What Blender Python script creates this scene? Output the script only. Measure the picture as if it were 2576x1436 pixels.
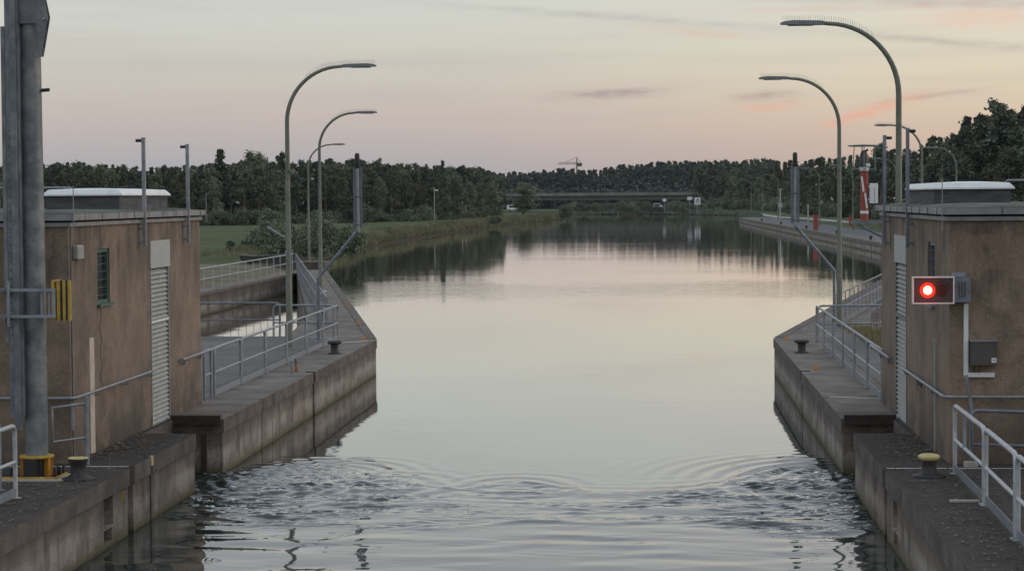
import bpy, math, random
import numpy as np
from mathutils import Vector, Matrix
from mathutils.geometry import tessellate_polygon

# ------------------------------------------------------------------ scene, camera
for o in list(bpy.data.objects): bpy.data.objects.remove(o)
SC = bpy.context.scene
COL = SC.collection
FPX, CXP, CYP = 5500.0, 1288.0, 718.0          # focal length and centre, in pixels of a 2576 px wide picture
PITCH, YAW, ROLL = .0402, .0647, -.0074
CAM = Vector((2.4, 0, 5.35))
fw = Vector((-math.sin(YAW)*math.cos(PITCH), math.cos(YAW)*math.cos(PITCH), -math.sin(PITCH)))
r0 = Vector((math.cos(YAW), math.sin(YAW), 0)); u0 = r0.cross(fw)
RT = r0*math.cos(ROLL)+u0*math.sin(ROLL); UP = -r0*math.sin(ROLL)+u0*math.cos(ROLL)
cd = bpy.data.cameras.new('camera'); cam = bpy.data.objects.new('camera', cd); COL.objects.link(cam)
cd.sensor_width = 36; cd.lens = 36*FPX/2576; cd.clip_start = .5; cd.clip_end = 9000
cam.matrix_world = Matrix(((RT.x, UP.x, -fw.x, CAM.x), (RT.y, UP.y, -fw.y, CAM.y), (RT.z, UP.z, -fw.z, CAM.z), (0, 0, 0, 1)))
SC.camera = cam

def ray(a, b): return RT*((a-CXP)/FPX) - UP*((b-CYP)/FPX) + fw
def GZ(a, b, z=1.0):
    d = ray(a, b); return CAM+d*((z-CAM.z)/d.z)
def AY(a, b, y):
    d = ray(a, b); return CAM+d*((y-CAM.y)/d.y)

# ------------------------------------------------------------------ colours
def lin(c):
    c /= 255.0
    return c/12.92 if c <= .04045 else ((c+.055)/1.055)**2.4
def S(r, g, b, k=1.0): return (lin(r)*k, lin(g)*k, lin(b)*k, 1)

# ------------------------------------------------------------------ world: dusk sky
SC.view_settings.view_transform = 'Standard'; SC.view_settings.look = 'None'
SC.view_settings.exposure = 0.0; SC.view_settings.gamma = 1
W = bpy.data.worlds.new('World'); SC.world = W; W.use_nodes = True
nt = W.node_tree; nt.nodes.clear()
def N(t, **k):
    n = nt.nodes.new(t)
    for a, b in k.items(): setattr(n, a, b)
    return n
def val(x, sock):
    if isinstance(x, (int, float)): sock.default_value = x
    elif isinstance(x, tuple): sock.default_value = x
    else: nt.links.new(x, sock)
def M(op, a, b=0.0, c=None, clamp=False):
    n = N('ShaderNodeMath', operation=op, use_clamp=clamp)
    val(a, n.inputs[0]); val(b, n.inputs[1])
    if c is not None: val(c, n.inputs[2])
    return n.outputs[0]
def MIX(f, a, b, blend='MIX'):
    n = N('ShaderNodeMix', data_type='RGBA', blend_type=blend)
    val(f, n.inputs[0]); val(a, n.inputs[6]); val(b, n.inputs[7]); return n.outputs[2]
def RAMP(f, stops, interp='LINEAR'):
    n = N('ShaderNodeValToRGB'); cr = n.color_ramp; cr.interpolation = interp
    while len(cr.elements) < len(stops): cr.elements.new(.5)
    for e, (p, c) in zip(cr.elements, stops):
        e.position = p; e.color = c if isinstance(c, tuple) else (c, c, c, 1)
    val(f, n.inputs[0]); return n.outputs[0]
tc = N('ShaderNodeTexCoord'); sp = N('ShaderNodeSeparateXYZ'); nt.links.new(tc.outputs['Generated'], sp.inputs[0])
dx, dy, dz = sp.outputs
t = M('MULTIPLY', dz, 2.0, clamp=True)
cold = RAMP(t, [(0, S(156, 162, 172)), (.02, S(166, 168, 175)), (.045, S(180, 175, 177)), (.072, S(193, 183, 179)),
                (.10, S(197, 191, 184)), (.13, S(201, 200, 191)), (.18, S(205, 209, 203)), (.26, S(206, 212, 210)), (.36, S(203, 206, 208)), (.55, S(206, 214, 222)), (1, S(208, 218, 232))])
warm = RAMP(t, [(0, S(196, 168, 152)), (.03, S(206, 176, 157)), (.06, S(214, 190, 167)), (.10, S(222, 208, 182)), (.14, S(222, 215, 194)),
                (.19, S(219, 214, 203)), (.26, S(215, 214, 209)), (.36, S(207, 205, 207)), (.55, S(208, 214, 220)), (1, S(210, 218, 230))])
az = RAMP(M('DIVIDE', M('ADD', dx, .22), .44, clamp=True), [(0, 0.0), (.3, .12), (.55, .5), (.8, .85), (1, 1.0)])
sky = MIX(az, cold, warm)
# thin cloud veils and the few distinct clouds, all set by direction in the sky
mp = N('ShaderNodeMapping'); mp.inputs['Scale'].default_value = (5, 5, 75); mp.inputs['Rotation'].default_value = (0, .03, 0)
nt.links.new(tc.outputs['Generated'], mp.inputs[0])
ns = N('ShaderNodeTexNoise'); ns.inputs['Scale'].default_value = 1.6; ns.inputs['Detail'].default_value = 5; nt.links.new(mp.outputs[0], ns.inputs[0])
veil = M('MULTIPLY', RAMP(ns.outputs[0], [(.47, 0.0), (.7, 1.0)]), .25)
sky = MIX(veil, sky, S(182, 174, 176))
mp2 = N('ShaderNodeMapping'); mp2.inputs['Scale'].default_value = (60, 60, 330); nt.links.new(tc.outputs['Generated'], mp2.inputs[0])
n2 = N('ShaderNodeTexNoise'); n2.inputs['Scale'].default_value = 1; n2.inputs['Detail'].default_value = 5; nt.links.new(mp2.outputs[0], n2.inputs[0])
wisp = RAMP(n2.outputs[0], [(.3, 0.15), (.62, 1.0)])
for (u, v, w, h, tilt, col, k) in [(1520, 238, 135, 13, .03, (158, 141, 148), .75), (1600, 232, 60, 8, .0, (160, 140, 148), .6), (1930, 243, 75, 13, .0, (170, 146, 144), .8),
        (1945, 268, 75, 10, .05, (232, 166, 142), .6), (2195, 280, 110, 13, .30, (240, 160, 136), .7), (2330, 243, 140, 6, .12, (190, 160, 150), .6),
        (2470, 45, 150, 26, .0, (236, 184, 160), .55), (2380, 8, 330, 12, -.05, (186, 168, 166), .6), (2380, 106, 260, 10, -.10, (176, 168, 162), .6),
        (1500, 40, 480, 9, -.08, (180, 182, 180), .6), (1750, 82, 130, 9, -.12, (224, 186, 168), .5), (2100, 22, 300, 7, .0, (218, 180, 164), .4)]:
    d = ray(u, v).normalized()
    ex = M('SUBTRACT', dx, d.x); ez = M('SUBTRACT', dz, d.z)
    c, s = math.cos(tilt), math.sin(tilt)
    a = M('ADD', M('MULTIPLY', ex, c*FPX/w), M('MULTIPLY', ez, s*FPX/w))
    b = M('ADD', M('MULTIPLY', ex, -s*FPX/h), M('MULTIPLY', ez, c*FPX/h))
    g = M('POWER', 2.718, M('MULTIPLY', M('ADD', M('MULTIPLY', a, a), M('MULTIPLY', b, b)), -1.0))
    g = M('MULTIPLY', M('MULTIPLY', g, wisp), M('MULTIPLY', M('GREATER_THAN', dy, 0.0), k))
    sky = MIX(g, sky, S(*col))
nish = N('ShaderNodeTexSky'); nish.sky_type = 'NISHITA'; nish.sun_disc = False
nish.sun_elevation = math.radians(2.0); nish.sun_rotation = math.radians(72)
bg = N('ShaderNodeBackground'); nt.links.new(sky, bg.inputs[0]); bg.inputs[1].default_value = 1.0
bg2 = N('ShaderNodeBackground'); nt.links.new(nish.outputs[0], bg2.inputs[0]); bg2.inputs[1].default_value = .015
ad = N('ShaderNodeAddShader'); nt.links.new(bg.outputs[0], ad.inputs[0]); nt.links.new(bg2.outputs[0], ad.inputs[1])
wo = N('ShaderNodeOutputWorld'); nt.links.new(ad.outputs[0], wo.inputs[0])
# afterglow of the set sun, from the right
sl = bpy.data.lights.new('sun', 'SUN'); sl.energy = .7; sl.angle = math.radians(25); sl.color = (1, .86, .72)
so = bpy.data.objects.new('sun', sl); COL.objects.link(so)
so.rotation_euler = Vector((-math.cos(math.radians(16))*math.sin(math.radians(72)), -math.cos(math.radians(16))*math.cos(math.radians(72)), -math.sin(math.radians(16)))).to_track_quat('-Z', 'Y').to_euler()

# ------------------------------------------------------------------ object helpers
def tag(o, label=None, cat=None, group=None, kind=None):
    if label: o['label'] = label
    if cat: o['category'] = cat
    if group: o['group'] = group
    if kind: o['kind'] = kind
    return o
def empty(name, loc, label, cat, group=None):
    o = bpy.data.objects.new(name, None); COL.objects.link(o); o.location = loc; o.empty_display_size = .2
    return tag(o, label, cat, group)
def wloc(o):
    v = Vector((0, 0, 0))
    while o is not None: v += o.location; o = o.parent
    return v
def dup(o, parent=None):
    c = o.copy(); COL.objects.link(c); c.parent = parent
    for ch in list(o.children): dup(ch, c)
    return c
class MB:
    def __init__(s): s.v = []; s.f = []; s.m = []; s.sm = []
    def add(s, vs, fs, mi=0, smooth=False):
        n = len(s.v); s.v += [tuple(p) for p in vs]; s.f += [tuple(i+n for i in f) for f in fs]; s.m += [mi]*len(fs); s.sm += [smooth]*len(fs); return s
    def box(s, x0, x1, y0, y1, z0, z1, mi=0, M4=None):
        x0, x1 = sorted((x0, x1)); y0, y1 = sorted((y0, y1))
        v = [Vector((x, y, z)) for z in (z0, z1) for y in (y0, y1) for x in (x0, x1)]
        if M4 is not None: v = [M4 @ p for p in v]
        return s.add(v, [(0, 2, 3, 1), (4, 5, 7, 6), (0, 1, 5, 4), (2, 6, 7, 3), (0, 4, 6, 2), (1, 3, 7, 5)], mi)
    def bbox(s, x0, x1, y0, y1, z0, z1, c=.01, mi=0):
        # box with chamfered vertical and top edges
        x0, x1 = sorted((x0, x1)); y0, y1 = sorted((y0, y1))
        def ring(e, z): return [(x0+e, y0, z), (x1-e, y0, z), (x1, y0+e, z), (x1, y1-e, z), (x1-e, y1, z), (x0+e, y1, z), (x0, y1-e, z), (x0, y0+e, z)]
        R = [ring(c, z0), ring(c, z1-c), [(x0+c+(c if 0 else 0), y0+c, z1), (x1-c, y0+c, z1), (x1-c, y0+c*1.5, z1), (x1-c, y1-c*1.5, z1), (x1-c, y1-c, z1), (x0+c, y1-c, z1), (x0+c, y1-c*1.5, z1), (x0+c, y0+c*1.5, z1)]]
        vs = sum(R, []); fs = []
        for k in range(2):
            for i in range(8): j = (i+1) % 8; fs.append((k*8+i, k*8+j, k*8+8+j, k*8+8+i))
        fs.append(tuple(range(16, 24))); fs.append(tuple(range(7, -1, -1)))
        return s.add(vs, fs, mi)
    def tube(s, pts, r, seg=8, mi=0, cap=True, smooth=True):
        pts = [Vector(p) for p in pts]; n = len(pts); rs = r if isinstance(r, (list, tuple)) else [r]*n
        vs = []; fs = []; prev = None
        for i, p in enumerate(pts):
            d = (pts[min(i+1, n-1)]-pts[max(i-1, 0)]).normalized()
            if prev is None:
                a = d.cross(Vector((0, 0, 1)) if abs(d.z) < .9 else Vector((0, 1, 0))).normalized()
            else:
                a = (prev-d*prev.dot(d)).normalized()
            prev = a; b = d.cross(a)
            for k in range(seg):
                t = 2*math.pi*k/seg; vs.append(p+(a*math.cos(t)+b*math.sin(t))*rs[i])
        for i in range(n-1):
            for k in range(seg):
                j = (k+1) % seg; fs.append((i*seg+k, i*seg+j, (i+1)*seg+j, (i+1)*seg+k))
        s.add(vs, fs, mi, smooth)
        if cap: s.add(vs[:seg], [tuple(range(seg))[::-1]], mi); s.add(vs[-seg:], [tuple(range(seg))], mi)
        return s
    def lathe(s, prof, c=(0, 0, 0), seg=20, mi=0, sx=1, sy=1):
        vs = []; fs = []; c = Vector(c)
        for (r, z) in prof:
            for k in range(seg):
                t = 2*math.pi*k/seg; vs.append(c+Vector((r*math.cos(t)*sx, r*math.sin(t)*sy, z)))
        for i in range(len(prof)-1):
            for k in range(seg):
                j = (k+1) % seg; fs.append((i*seg+k, i*seg+j, (i+1)*seg+j, (i+1)*seg+k))
        s.add(vs, fs, mi, True); s.add(vs[-seg:], [tuple(range(seg))], mi, False); s.add(vs[:seg], [tuple(range(seg))[::-1]], mi, False)
        return s
    def prism(s, poly, z0, z1, mi=0, topmi=None):
        n = len(poly)
        A = sum(poly[i][0]*poly[(i+1) % n][1]-poly[(i+1) % n][0]*poly[i][1] for i in range(n))
        if A < 0: poly = poly[::-1]
        vs = [(x, y, z0) for x, y in poly]+[(x, y, z1) for x, y in poly]
        s.add(vs, [(i, (i+1) % n, n+(i+1) % n, n+i) for i in range(n)], mi)
        tri = tessellate_polygon([[Vector((x, y, 0)) for x, y in poly]])
        top = []
        for t3 in tri:
            a, b, c = [Vector((*poly[i], 0)) for i in t3]
            top.append(tuple(t3) if (b-a).cross(c-a).z > 0 else tuple(t3[::-1]))
        s.add([(x, y, z1) for x, y in poly], top, mi if topmi is None else topmi)
        s.add([(x, y, z0) for x, y in poly], [t3[::-1] for t3 in top], mi)
        return s
    def build(s, name, mats, parent=None, loc=None):
        me = bpy.data.meshes.new(name)
        base = wloc(parent) if parent is not None else Vector(loc or (0, 0, 0))
        me.from_pydata([tuple(Vector(p)-base) for p in s.v], [], s.f)
        for m in (mats if isinstance(mats, (list, tuple)) else [mats]): me.materials.append(m)
        me.polygons.foreach_set('material_index', s.m); me.polygons.foreach_set('use_smooth', s.sm); me.update()
        o = bpy.data.objects.new(name, me); COL.objects.link(o)
        if parent is not None: o.parent = parent
        elif loc is not None: o.location = loc
        return o

# ------------------------------------------------------------------ materials
def mat(name, c1, c2=None, rough=.8, metal=0, scale=3, bump=0, bscale=None, stretch=(1, 1, 1), detail=6, contrast=(.35, .65), extra=None, spec=None, emit=None, estr=1):
    global nt
    m = bpy.data.materials.new(name); m.use_nodes = True; nt = m.node_tree; nt.nodes.clear()
    out = N('ShaderNodeOutputMaterial'); p = N('ShaderNodeBsdfPrincipled'); nt.links.new(p.outputs[0], out.inputs[0])
    p.inputs['Roughness'].default_value = rough; p.inputs['Metallic'].default_value = metal
    if spec is not None: p.inputs['Specular IOR Level'].default_value = spec
    geo = N('ShaderNodeNewGeometry'); mp = N('ShaderNodeMapping'); mp.inputs['Scale'].default_value = stretch
    nt.links.new(geo.outputs['Position'], mp.inputs[0])
    def noise(sc, det=detail, vec=None, ro=.6):
        n = N('ShaderNodeTexNoise'); n.inputs['Scale'].default_value = sc; n.inputs['Detail'].default_value = det; n.inputs['Roughness'].default_value = ro
        nt.links.new(vec or mp.outputs[0], n.inputs[0]); return n.outputs[0]
    col = c1
    if c2: col = RAMP(noise(scale), [(contrast[0], c1), (contrast[1], c2)])
    if extra: col = extra(col, noise, geo)
    val(col, p.inputs['Base Color'])
    if bump:
        b = N('ShaderNodeBump'); b.inputs['Strength'].default_value = min(bump, 1); b.inputs['Distance'].default_value = .02*max(1, bump)
        nt.links.new(noise(bscale or scale*4, 4), b.inputs['Height']); nt.links.new(b.outputs[0], p.inputs['Normal'])
    if emit:
        p.inputs['Emission Color'].default_value = emit; p.inputs['Emission Strength'].default_value = estr
    return m
def L(r, g, b): return (r, g, b, 1)
def vec_scaled(geo, sc):
    mp = N('ShaderNodeMapping'); mp.inputs['Scale'].default_value = sc; nt.links.new(geo.outputs['Position'], mp.inputs[0]); return mp.outputs[0]
def sepz(geo):
    s_ = N('ShaderNodeSeparateXYZ'); nt.links.new(geo.outputs['Position'], s_.inputs[0]); return s_.outputs

def ex_wall(col, noise, geo):
    # lock wall concrete: waterline growth, pale lime band, run-down streaks, patches, board marks
    x, y, z = sepz(geo)
    zz = M('ADD', z, M('MULTIPLY', M('SUBTRACT', noise(1.2), .5), .3))
    col = MIX(M('MULTIPLY', RAMP(M('ADD', z, M('MULTIPLY', M('SUBTRACT', noise(1.7, 7), .5), .5)), [(.45, 0.0), (.75, 1.0)]), .75), col, L(.075, .06, .048))
    col = MIX(M('MULTIPLY', M('MULTIPLY', RAMP(zz, [(.18, 0.0), (.3, 1.0), (.42, 1.0), (.55, 0.0)]), RAMP(noise(.8, 6), [(.4, .15), (.58, 1.0)])), .7), col, L(.42, .38, .33))
    st = noise(1, 7, vec_scaled(geo, (2.6, 2.6, .5)), .7)
    col = MIX(M('MULTIPLY', RAMP(st, [(.5, 0.0), (.64, 1.0)]), .75), col, L(.05, .042, .036))
    st2 = noise(1, 5, vec_scaled(geo, (5, 5, .35)))
    col = MIX(M('MULTIPLY', RAMP(st2, [(.58, 0.0), (.7, 1.0)]), .35), col, L(.4, .36, .31))
    rust = noise(.9, 5)
    col = MIX(M('MULTIPLY', RAMP(rust, [(.55, 0.0), (.7, 1.0)]), .5), col, L(.2, .12, .07))
    brd = N('ShaderNodeTexWave'); brd.bands_direction = 'Z'; brd.inputs['Scale'].default_value = 1.1; brd.inputs['Distortion'].default_value = .3; nt.links.new(geo.outputs['Position'], brd.inputs[0])
    col = MIX(M('MULTIPLY', RAMP(brd.outputs['Fac'], [(.0, 1.0), (.12, 0.0)]), .12), col, L(.05, .045, .04))
    pit = noise(16, 3)
    col = MIX(M('MULTIPLY', RAMP(pit, [(.56, 0.0), (.7, 1.0)]), .6), col, L(.05, .042, .036))
    col = MIX(M('MULTIPLY', RAMP(noise(42, 3), [(.42, 1.0), (.6, 0.0)]), .4), col, L(.06, .05, .042))
    wl = M('ADD', z, M('MULTIPLY', M('SUBTRACT', noise(7, 4), .5), .16))
    col = MIX(M('MULTIPLY', RAMP(wl, [(.08, 1.0), (.15, 0.0)]), .85), col, L(.10, .085, .03))
    col = MIX(M('MULTIPLY', RAMP(wl, [(.01, 1.0), (.05, 0.0)]), .9), col, L(.02, .02, .014))
    return col
def ex_plaster(col, noise, geo):
    # render weathered by run-off from the roof edge, damp at the foot, patched and blotched
    x, y, z = sepz(geo)
    big = RAMP(noise(.5, 4), [(.40, 0.1), (.56, 1.0)])
    jit = noise(1, 4, vec_scaled(geo, (3.5, 3.5, .3)))
    drip = M('DIVIDE', M('SUBTRACT', M('ADD', z, M('MULTIPLY', M('SUBTRACT', jit, .5), 4.5)), 3.6), 1.2, clamp=True)   # ragged lower ends
    st = noise(1, 8, vec_scaled(geo, (2.2, 2.2, .6)), .75)
    col = MIX(M('MULTIPLY', M('MULTIPLY', RAMP(st, [(.40, 0.0), (.60, 1.0)]), drip), .85), col, L(.06, .048, .038))
    bl = noise(.75, 10, None, .72)
    col = MIX(M('MULTIPLY', M('MULTIPLY', RAMP(bl, [(.46, 0.0), (.6, 1.0)]), big), .6), col, L(.095, .075, .058))
    bl2 = noise(3.0, 8, None, .7)
    col = MIX(M('MULTIPLY', RAMP(bl2, [(.5, 0.0), (.66, 1.0)]), .3), col, L(.10, .08, .062))
    lowf = RAMP(M('DIVIDE', M('SUBTRACT', M('ADD', z, M('MULTIPLY', M('SUBTRACT', noise(1.6, 9, None, .7), .5), 2.2)), 1.0), 1.5, clamp=True), [(0, 1.0), (.7, 0.0)])
    col = MIX(M('MULTIPLY', lowf, .8), col, L(.055, .046, .038))
    pt = noise(.8, 3)
    col = MIX(M('MULTIPLY', RAMP(pt, [(.56, 0.0), (.6, 1.0)], 'EASE'), .35), col, L(.33, .225, .155))
    col = MIX(M('MULTIPLY', RAMP(noise(38, 3), [(.4, 1.0), (.58, 0.0)]), .4), col, L(.09, .07, .055))
    sp_ = noise(24, 2)
    return MIX(M('MULTIPLY', RAMP(sp_, [(.62, 0.0), (.74, 1.0)]), .35), col, L(.36, .3, .23))
def ex_dirt(amount, c, sc=2.0):
    def f(col, noise, geo):
        col = MIX(M('MULTIPLY', RAMP(noise(sc), [(.45, 0.0), (.62, 1.0)]), amount), col, c)
        return MIX(M('MULTIPLY', RAMP(noise(sc*9, 3), [(.58, 0.0), (.72, 1.0)]), amount*.7), col, c)
    return f
def ex_litter(col, noise, geo):
    # damp asphalt with moss pads, pale grit and leaf litter
    col = MIX(M('MULTIPLY', RAMP(noise(1.1), [(.5, 0.0), (.68, 1.0)]), .7), col, L(.022, .02, .014))
    col = MIX(M('MULTIPLY', RAMP(noise(20, 3), [(.6, 0.0), (.7, 1.0)]), .6), col, L(.14, .12, .09))
    col = MIX(M('MULTIPLY', RAMP(noise(55, 2), [(.66, 0.0), (.74, 1.0)]), .8), col, L(.32, .29, .24))
    return col
m_wall = mat('lock_concrete', L(.12, .095, .073), L(.36, .305, .255), .85, scale=1.3, bump=.6, bscale=22, extra=ex_wall)
m_cop = mat('coping_concrete', L(.075, .062, .054), L(.15, .125, .105), .85, scale=2.2, bump=.6, bscale=25, extra=ex_dirt(.6, L(.04, .034, .03), 1.4))
m_walk = mat('walkway_concrete', L(.115, .102, .088), L(.19, .168, .145), .9, scale=1.0, bump=.5, bscale=18, extra=ex_dirt(.55, L(.05, .045, .04), 1.1))
m_litter = mat('littered_asphalt', L(.026, .023, .021), L(.055, .048, .042), .95, scale=7, bump=1.6, bscale=30, extra=ex_litter)
m_deck = mat('smooth_asphalt', L(.075, .073, .069), L(.12, .115, .106), .85, scale=.35, bump=.2, bscale=60, extra=ex_dirt(.3, L(.06, .058, .052), .8))
m_plaster = mat('brown_plaster', L(.20, .15, .108), L(.30, .226, .165), .9, scale=1.1, bump=.5, bscale=30, extra=ex_plaster)
m_fascia = mat('zinc_fascia', L(.20, .21, .22), L(.30, .31, .32), .5, metal=.3, scale=2, extra=ex_dirt(.3, L(.1, .1, .1), 3))
m_shade_joint = mat('shade_and_joint_black', L(.02, .02, .02), rough=.9)  # near-black for painted shade in gaps and openings, and for joints
m_roof = mat('mossy_roof_felt', L(.06, .075, .06), L(.13, .14, .12), .95, scale=1.3, bump=1, bscale=14, extra=ex_dirt(.6, L(.035, .04, .02), 2))
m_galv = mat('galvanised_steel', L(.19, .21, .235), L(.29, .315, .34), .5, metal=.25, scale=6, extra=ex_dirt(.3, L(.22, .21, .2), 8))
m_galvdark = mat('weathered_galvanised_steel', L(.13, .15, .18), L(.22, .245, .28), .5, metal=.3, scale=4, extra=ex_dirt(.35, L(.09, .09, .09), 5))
m_mast = mat('mast_steel', L(.10, .115, .125), L(.17, .185, .195), .55, metal=.25, scale=2.2, extra=ex_dirt(.35, L(.36, .37, .37), 3.5))
m_lampgreen = mat('grey_green_paint', L(.125, .14, .11), L(.185, .2, .16), .6, scale=3, extra=ex_dirt(.25, L(.07, .07, .055), 2))
m_lamphead = mat('lamp_housing_grey', L(.10, .115, .12), L(.15, .165, .17), .5, scale=5)
m_spike = mat('bird_spike_steel', L(.5, .5, .5), rough=.4, metal=.6)
m_white = mat('white_sheet_metal', L(.62, .64, .65), L(.78, .8, .8), .45, scale=4, extra=ex_dirt(.12, L(.4, .38, .34), 4))
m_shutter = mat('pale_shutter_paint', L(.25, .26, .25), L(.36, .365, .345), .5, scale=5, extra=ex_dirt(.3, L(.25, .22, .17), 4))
m_shuttershade = mat('shaded_shutter_paint', L(.16, .16, .15), L(.25, .245, .23), .5, scale=5, extra=ex_dirt(.35, L(.12, .1, .085), 4))  # shaded copy of the shutter paint, for the side away from the light
m_panel = mat('pale_panel', L(.33, .35, .335), L(.42, .43, .41), .6, scale=3, extra=ex_dirt(.15, L(.33, .33, .3), 3))
m_strip = mat('cream_strip', L(.5, .42, .33), L(.62, .54, .44), .6, scale=8, extra=ex_dirt(.3, L(.35, .25, .16), 5))
m_black = mat('black_paint', L(.012, .012, .013), L(.03, .03, .03), .5, scale=9)
m_iron = mat('black_cast_iron', L(.014, .013, .013), L(.04, .036, .033), .6, scale=12, bump=.5)
m_yellow = mat('worn_yellow_paint', L(.42, .26, .03), L(.56, .36, .05), .6, scale=9, extra=ex_dirt(.4, L(.16, .10, .04), 7))
m_paleyel = mat('faded_yellow_paint', L(.48, .40, .16), L(.62, .54, .26), .7, scale=20, extra=ex_dirt(.4, L(.2, .17, .1), 14))
m_orange = mat('orange_yellow_paint', L(.5, .2, .015), L(.58, .27, .03), .6, scale=8, extra=ex_dirt(.3, L(.14, .07, .02), 6))
m_green = mat('green_window_frame', L(.03, .085, .07), L(.05, .12, .10), .5, scale=8)
m_glass = mat('dark_window_pane', L(.012, .016, .02), L(.02, .025, .03), .08, scale=2)
m_darkgrey = mat('dark_grey_cabinet', L(.06, .058, .055), L(.075, .072, .068), .5, scale=6)
m_curb = mat('skylight_curb', L(.05, .052, .06), L(.085, .085, .095), .8, scale=2, stretch=(1, 1, 5), extra=ex_dirt(.3, L(.12, .11, .105), 2))
m_galvpale = mat('pale_galvanised_steel', L(.34, .37, .39), L(.48, .5, .51), .5, metal=.15, scale=6, extra=ex_dirt(.3, L(.25, .24, .22), 8))
m_bracket = mat('bracket_zinc', L(.2, .225, .26), L(.3, .33, .365), .45, metal=.3, scale=9)
m_red = mat('signal_red_paint', L(.26, .05, .035), L(.34, .07, .05), .6, scale=3, extra=ex_dirt(.3, L(.2, .04, .03), 3))
m_rustbeam = mat('dark_rusty_steel', L(.02, .013, .011), L(.05, .03, .022), .7, scale=6, bump=.5)
m_stone = mat('pale_stone', L(.3, .28, .24), L(.4, .37, .32), .9, scale=9, bump=.6)
m_brick = mat('red_brick', L(.22, .07, .045), L(.28, .1, .06), .9, scale=20)
m_pole = mat('concrete_pole', L(.25, .22, .18), L(.36, .32, .27), .9, scale=2)
m_bridge = mat('bridge_concrete', L(.17, .16, .15), L(.24, .225, .21), .9, scale=.25, extra=ex_dirt(.3, L(.06, .06, .06), .15))
m_bridgedark = mat('bridge_steel_girder', L(.12, .115, .11), L(.17, .162, .155), .8, scale=.3)
m_bark = mat('bark', L(.09, .065, .05), L(.17, .125, .095), .95, scale=2, stretch=(1, 1, .3))
m_birchbark = mat('pale_bark', L(.22, .2, .18), L(.38, .35, .31), .95, scale=2)
def leafmat(name, a, b, sc=.35):
    def f(col, noise, geo):
        oi = N('ShaderNodeObjectInfo'); hs = N('ShaderNodeHueSaturation')
        hs.inputs['Hue'].default_value = .5
        nt.links.new(M('ADD', M('MULTIPLY', oi.outputs['Random'], .7), .65), hs.inputs['Value']); nt.links.new(M('ADD', M('MULTIPLY', oi.outputs['Random'], .05), .475), hs.inputs['Hue'])
        val(col, hs.inputs['Color']); return hs.outputs[0]
    return mat(name, a, b, .8, scale=sc, extra=f, contrast=(.4, .6), detail=8, spec=.2)
m_pine = leafmat('pine_needles', L(.085, .105, .08), L(.145, .165, .115))
m_broad = leafmat('broad_leaves', L(.11, .13, .085), L(.185, .2, .125))
m_spruce = leafmat('spruce_needles', L(.08, .1, .075), L(.125, .15, .1))
m_bush = leafmat('bush_leaves', L(.11, .135, .09), L(.17, .195, .125), 1.0)
m_farwood = mat('far_wood_leaves', L(.07, .085, .078), L(.12, .135, .11), .9, scale=.07, contrast=(.38, .62), detail=10, spec=.1)
m_reed = mat('reed_blades', L(.12, .13, .07), L(.25, .235, .14), .8, scale=.5, contrast=(.4, .62), detail=8, spec=.2)
m_grassblade = mat('dry_grass_blades', L(.13, .12, .045), L(.24, .2, .09), .8, scale=2, spec=.2)
def ex_ground(col, noise, geo):
    x, y, z = sepz(geo)
    col = MIX(M('MULTIPLY', RAMP(noise(.9, 5), [(.5, 0.0), (.68, 1.0)]), .5), col, L(.11, .10, .05))
    f = M('MULTIPLY', M('MULTIPLY', M('LESS_THAN', y, 150.0), M('LESS_THAN', M('ADD', y, M('MULTIPLY', noise(.2), 12.0)), 152.0)), M('LESS_THAN', z, 1.5))
    col = MIX(f, col, RAMP(noise(.6, 8), [(.4, L(.12, .11, .07)), (.6, L(.19, .165, .12))]))
    col = MIX(M('MULTIPLY', RAMP(noise(.25, 9), [(.48, 0.0), (.62, 1.0)]), .45), col, L(.035, .06, .025))
    return MIX(RAMP(z, [(.35, 1.0), (.8, 0.0)]), col, L(.055, .042, .03))
m_ground = mat('meadow', L(.055, .082, .036), L(.095, .118, .055), 1.0, scale=.12, bump=.5, bscale=3, extra=ex_ground, spec=.1)
m_path = mat('pale_gravel', L(.24, .245, .245), L(.33, .33, .32), .95, scale=.8)
m_road = mat('quay_asphalt', L(.075, .08, .088), L(.11, .115, .122), .9, scale=.5)
m_boat = mat('dark_boat_hull', L(.035, .05, .05), L(.06, .075, .075), .5, scale=2)

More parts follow.
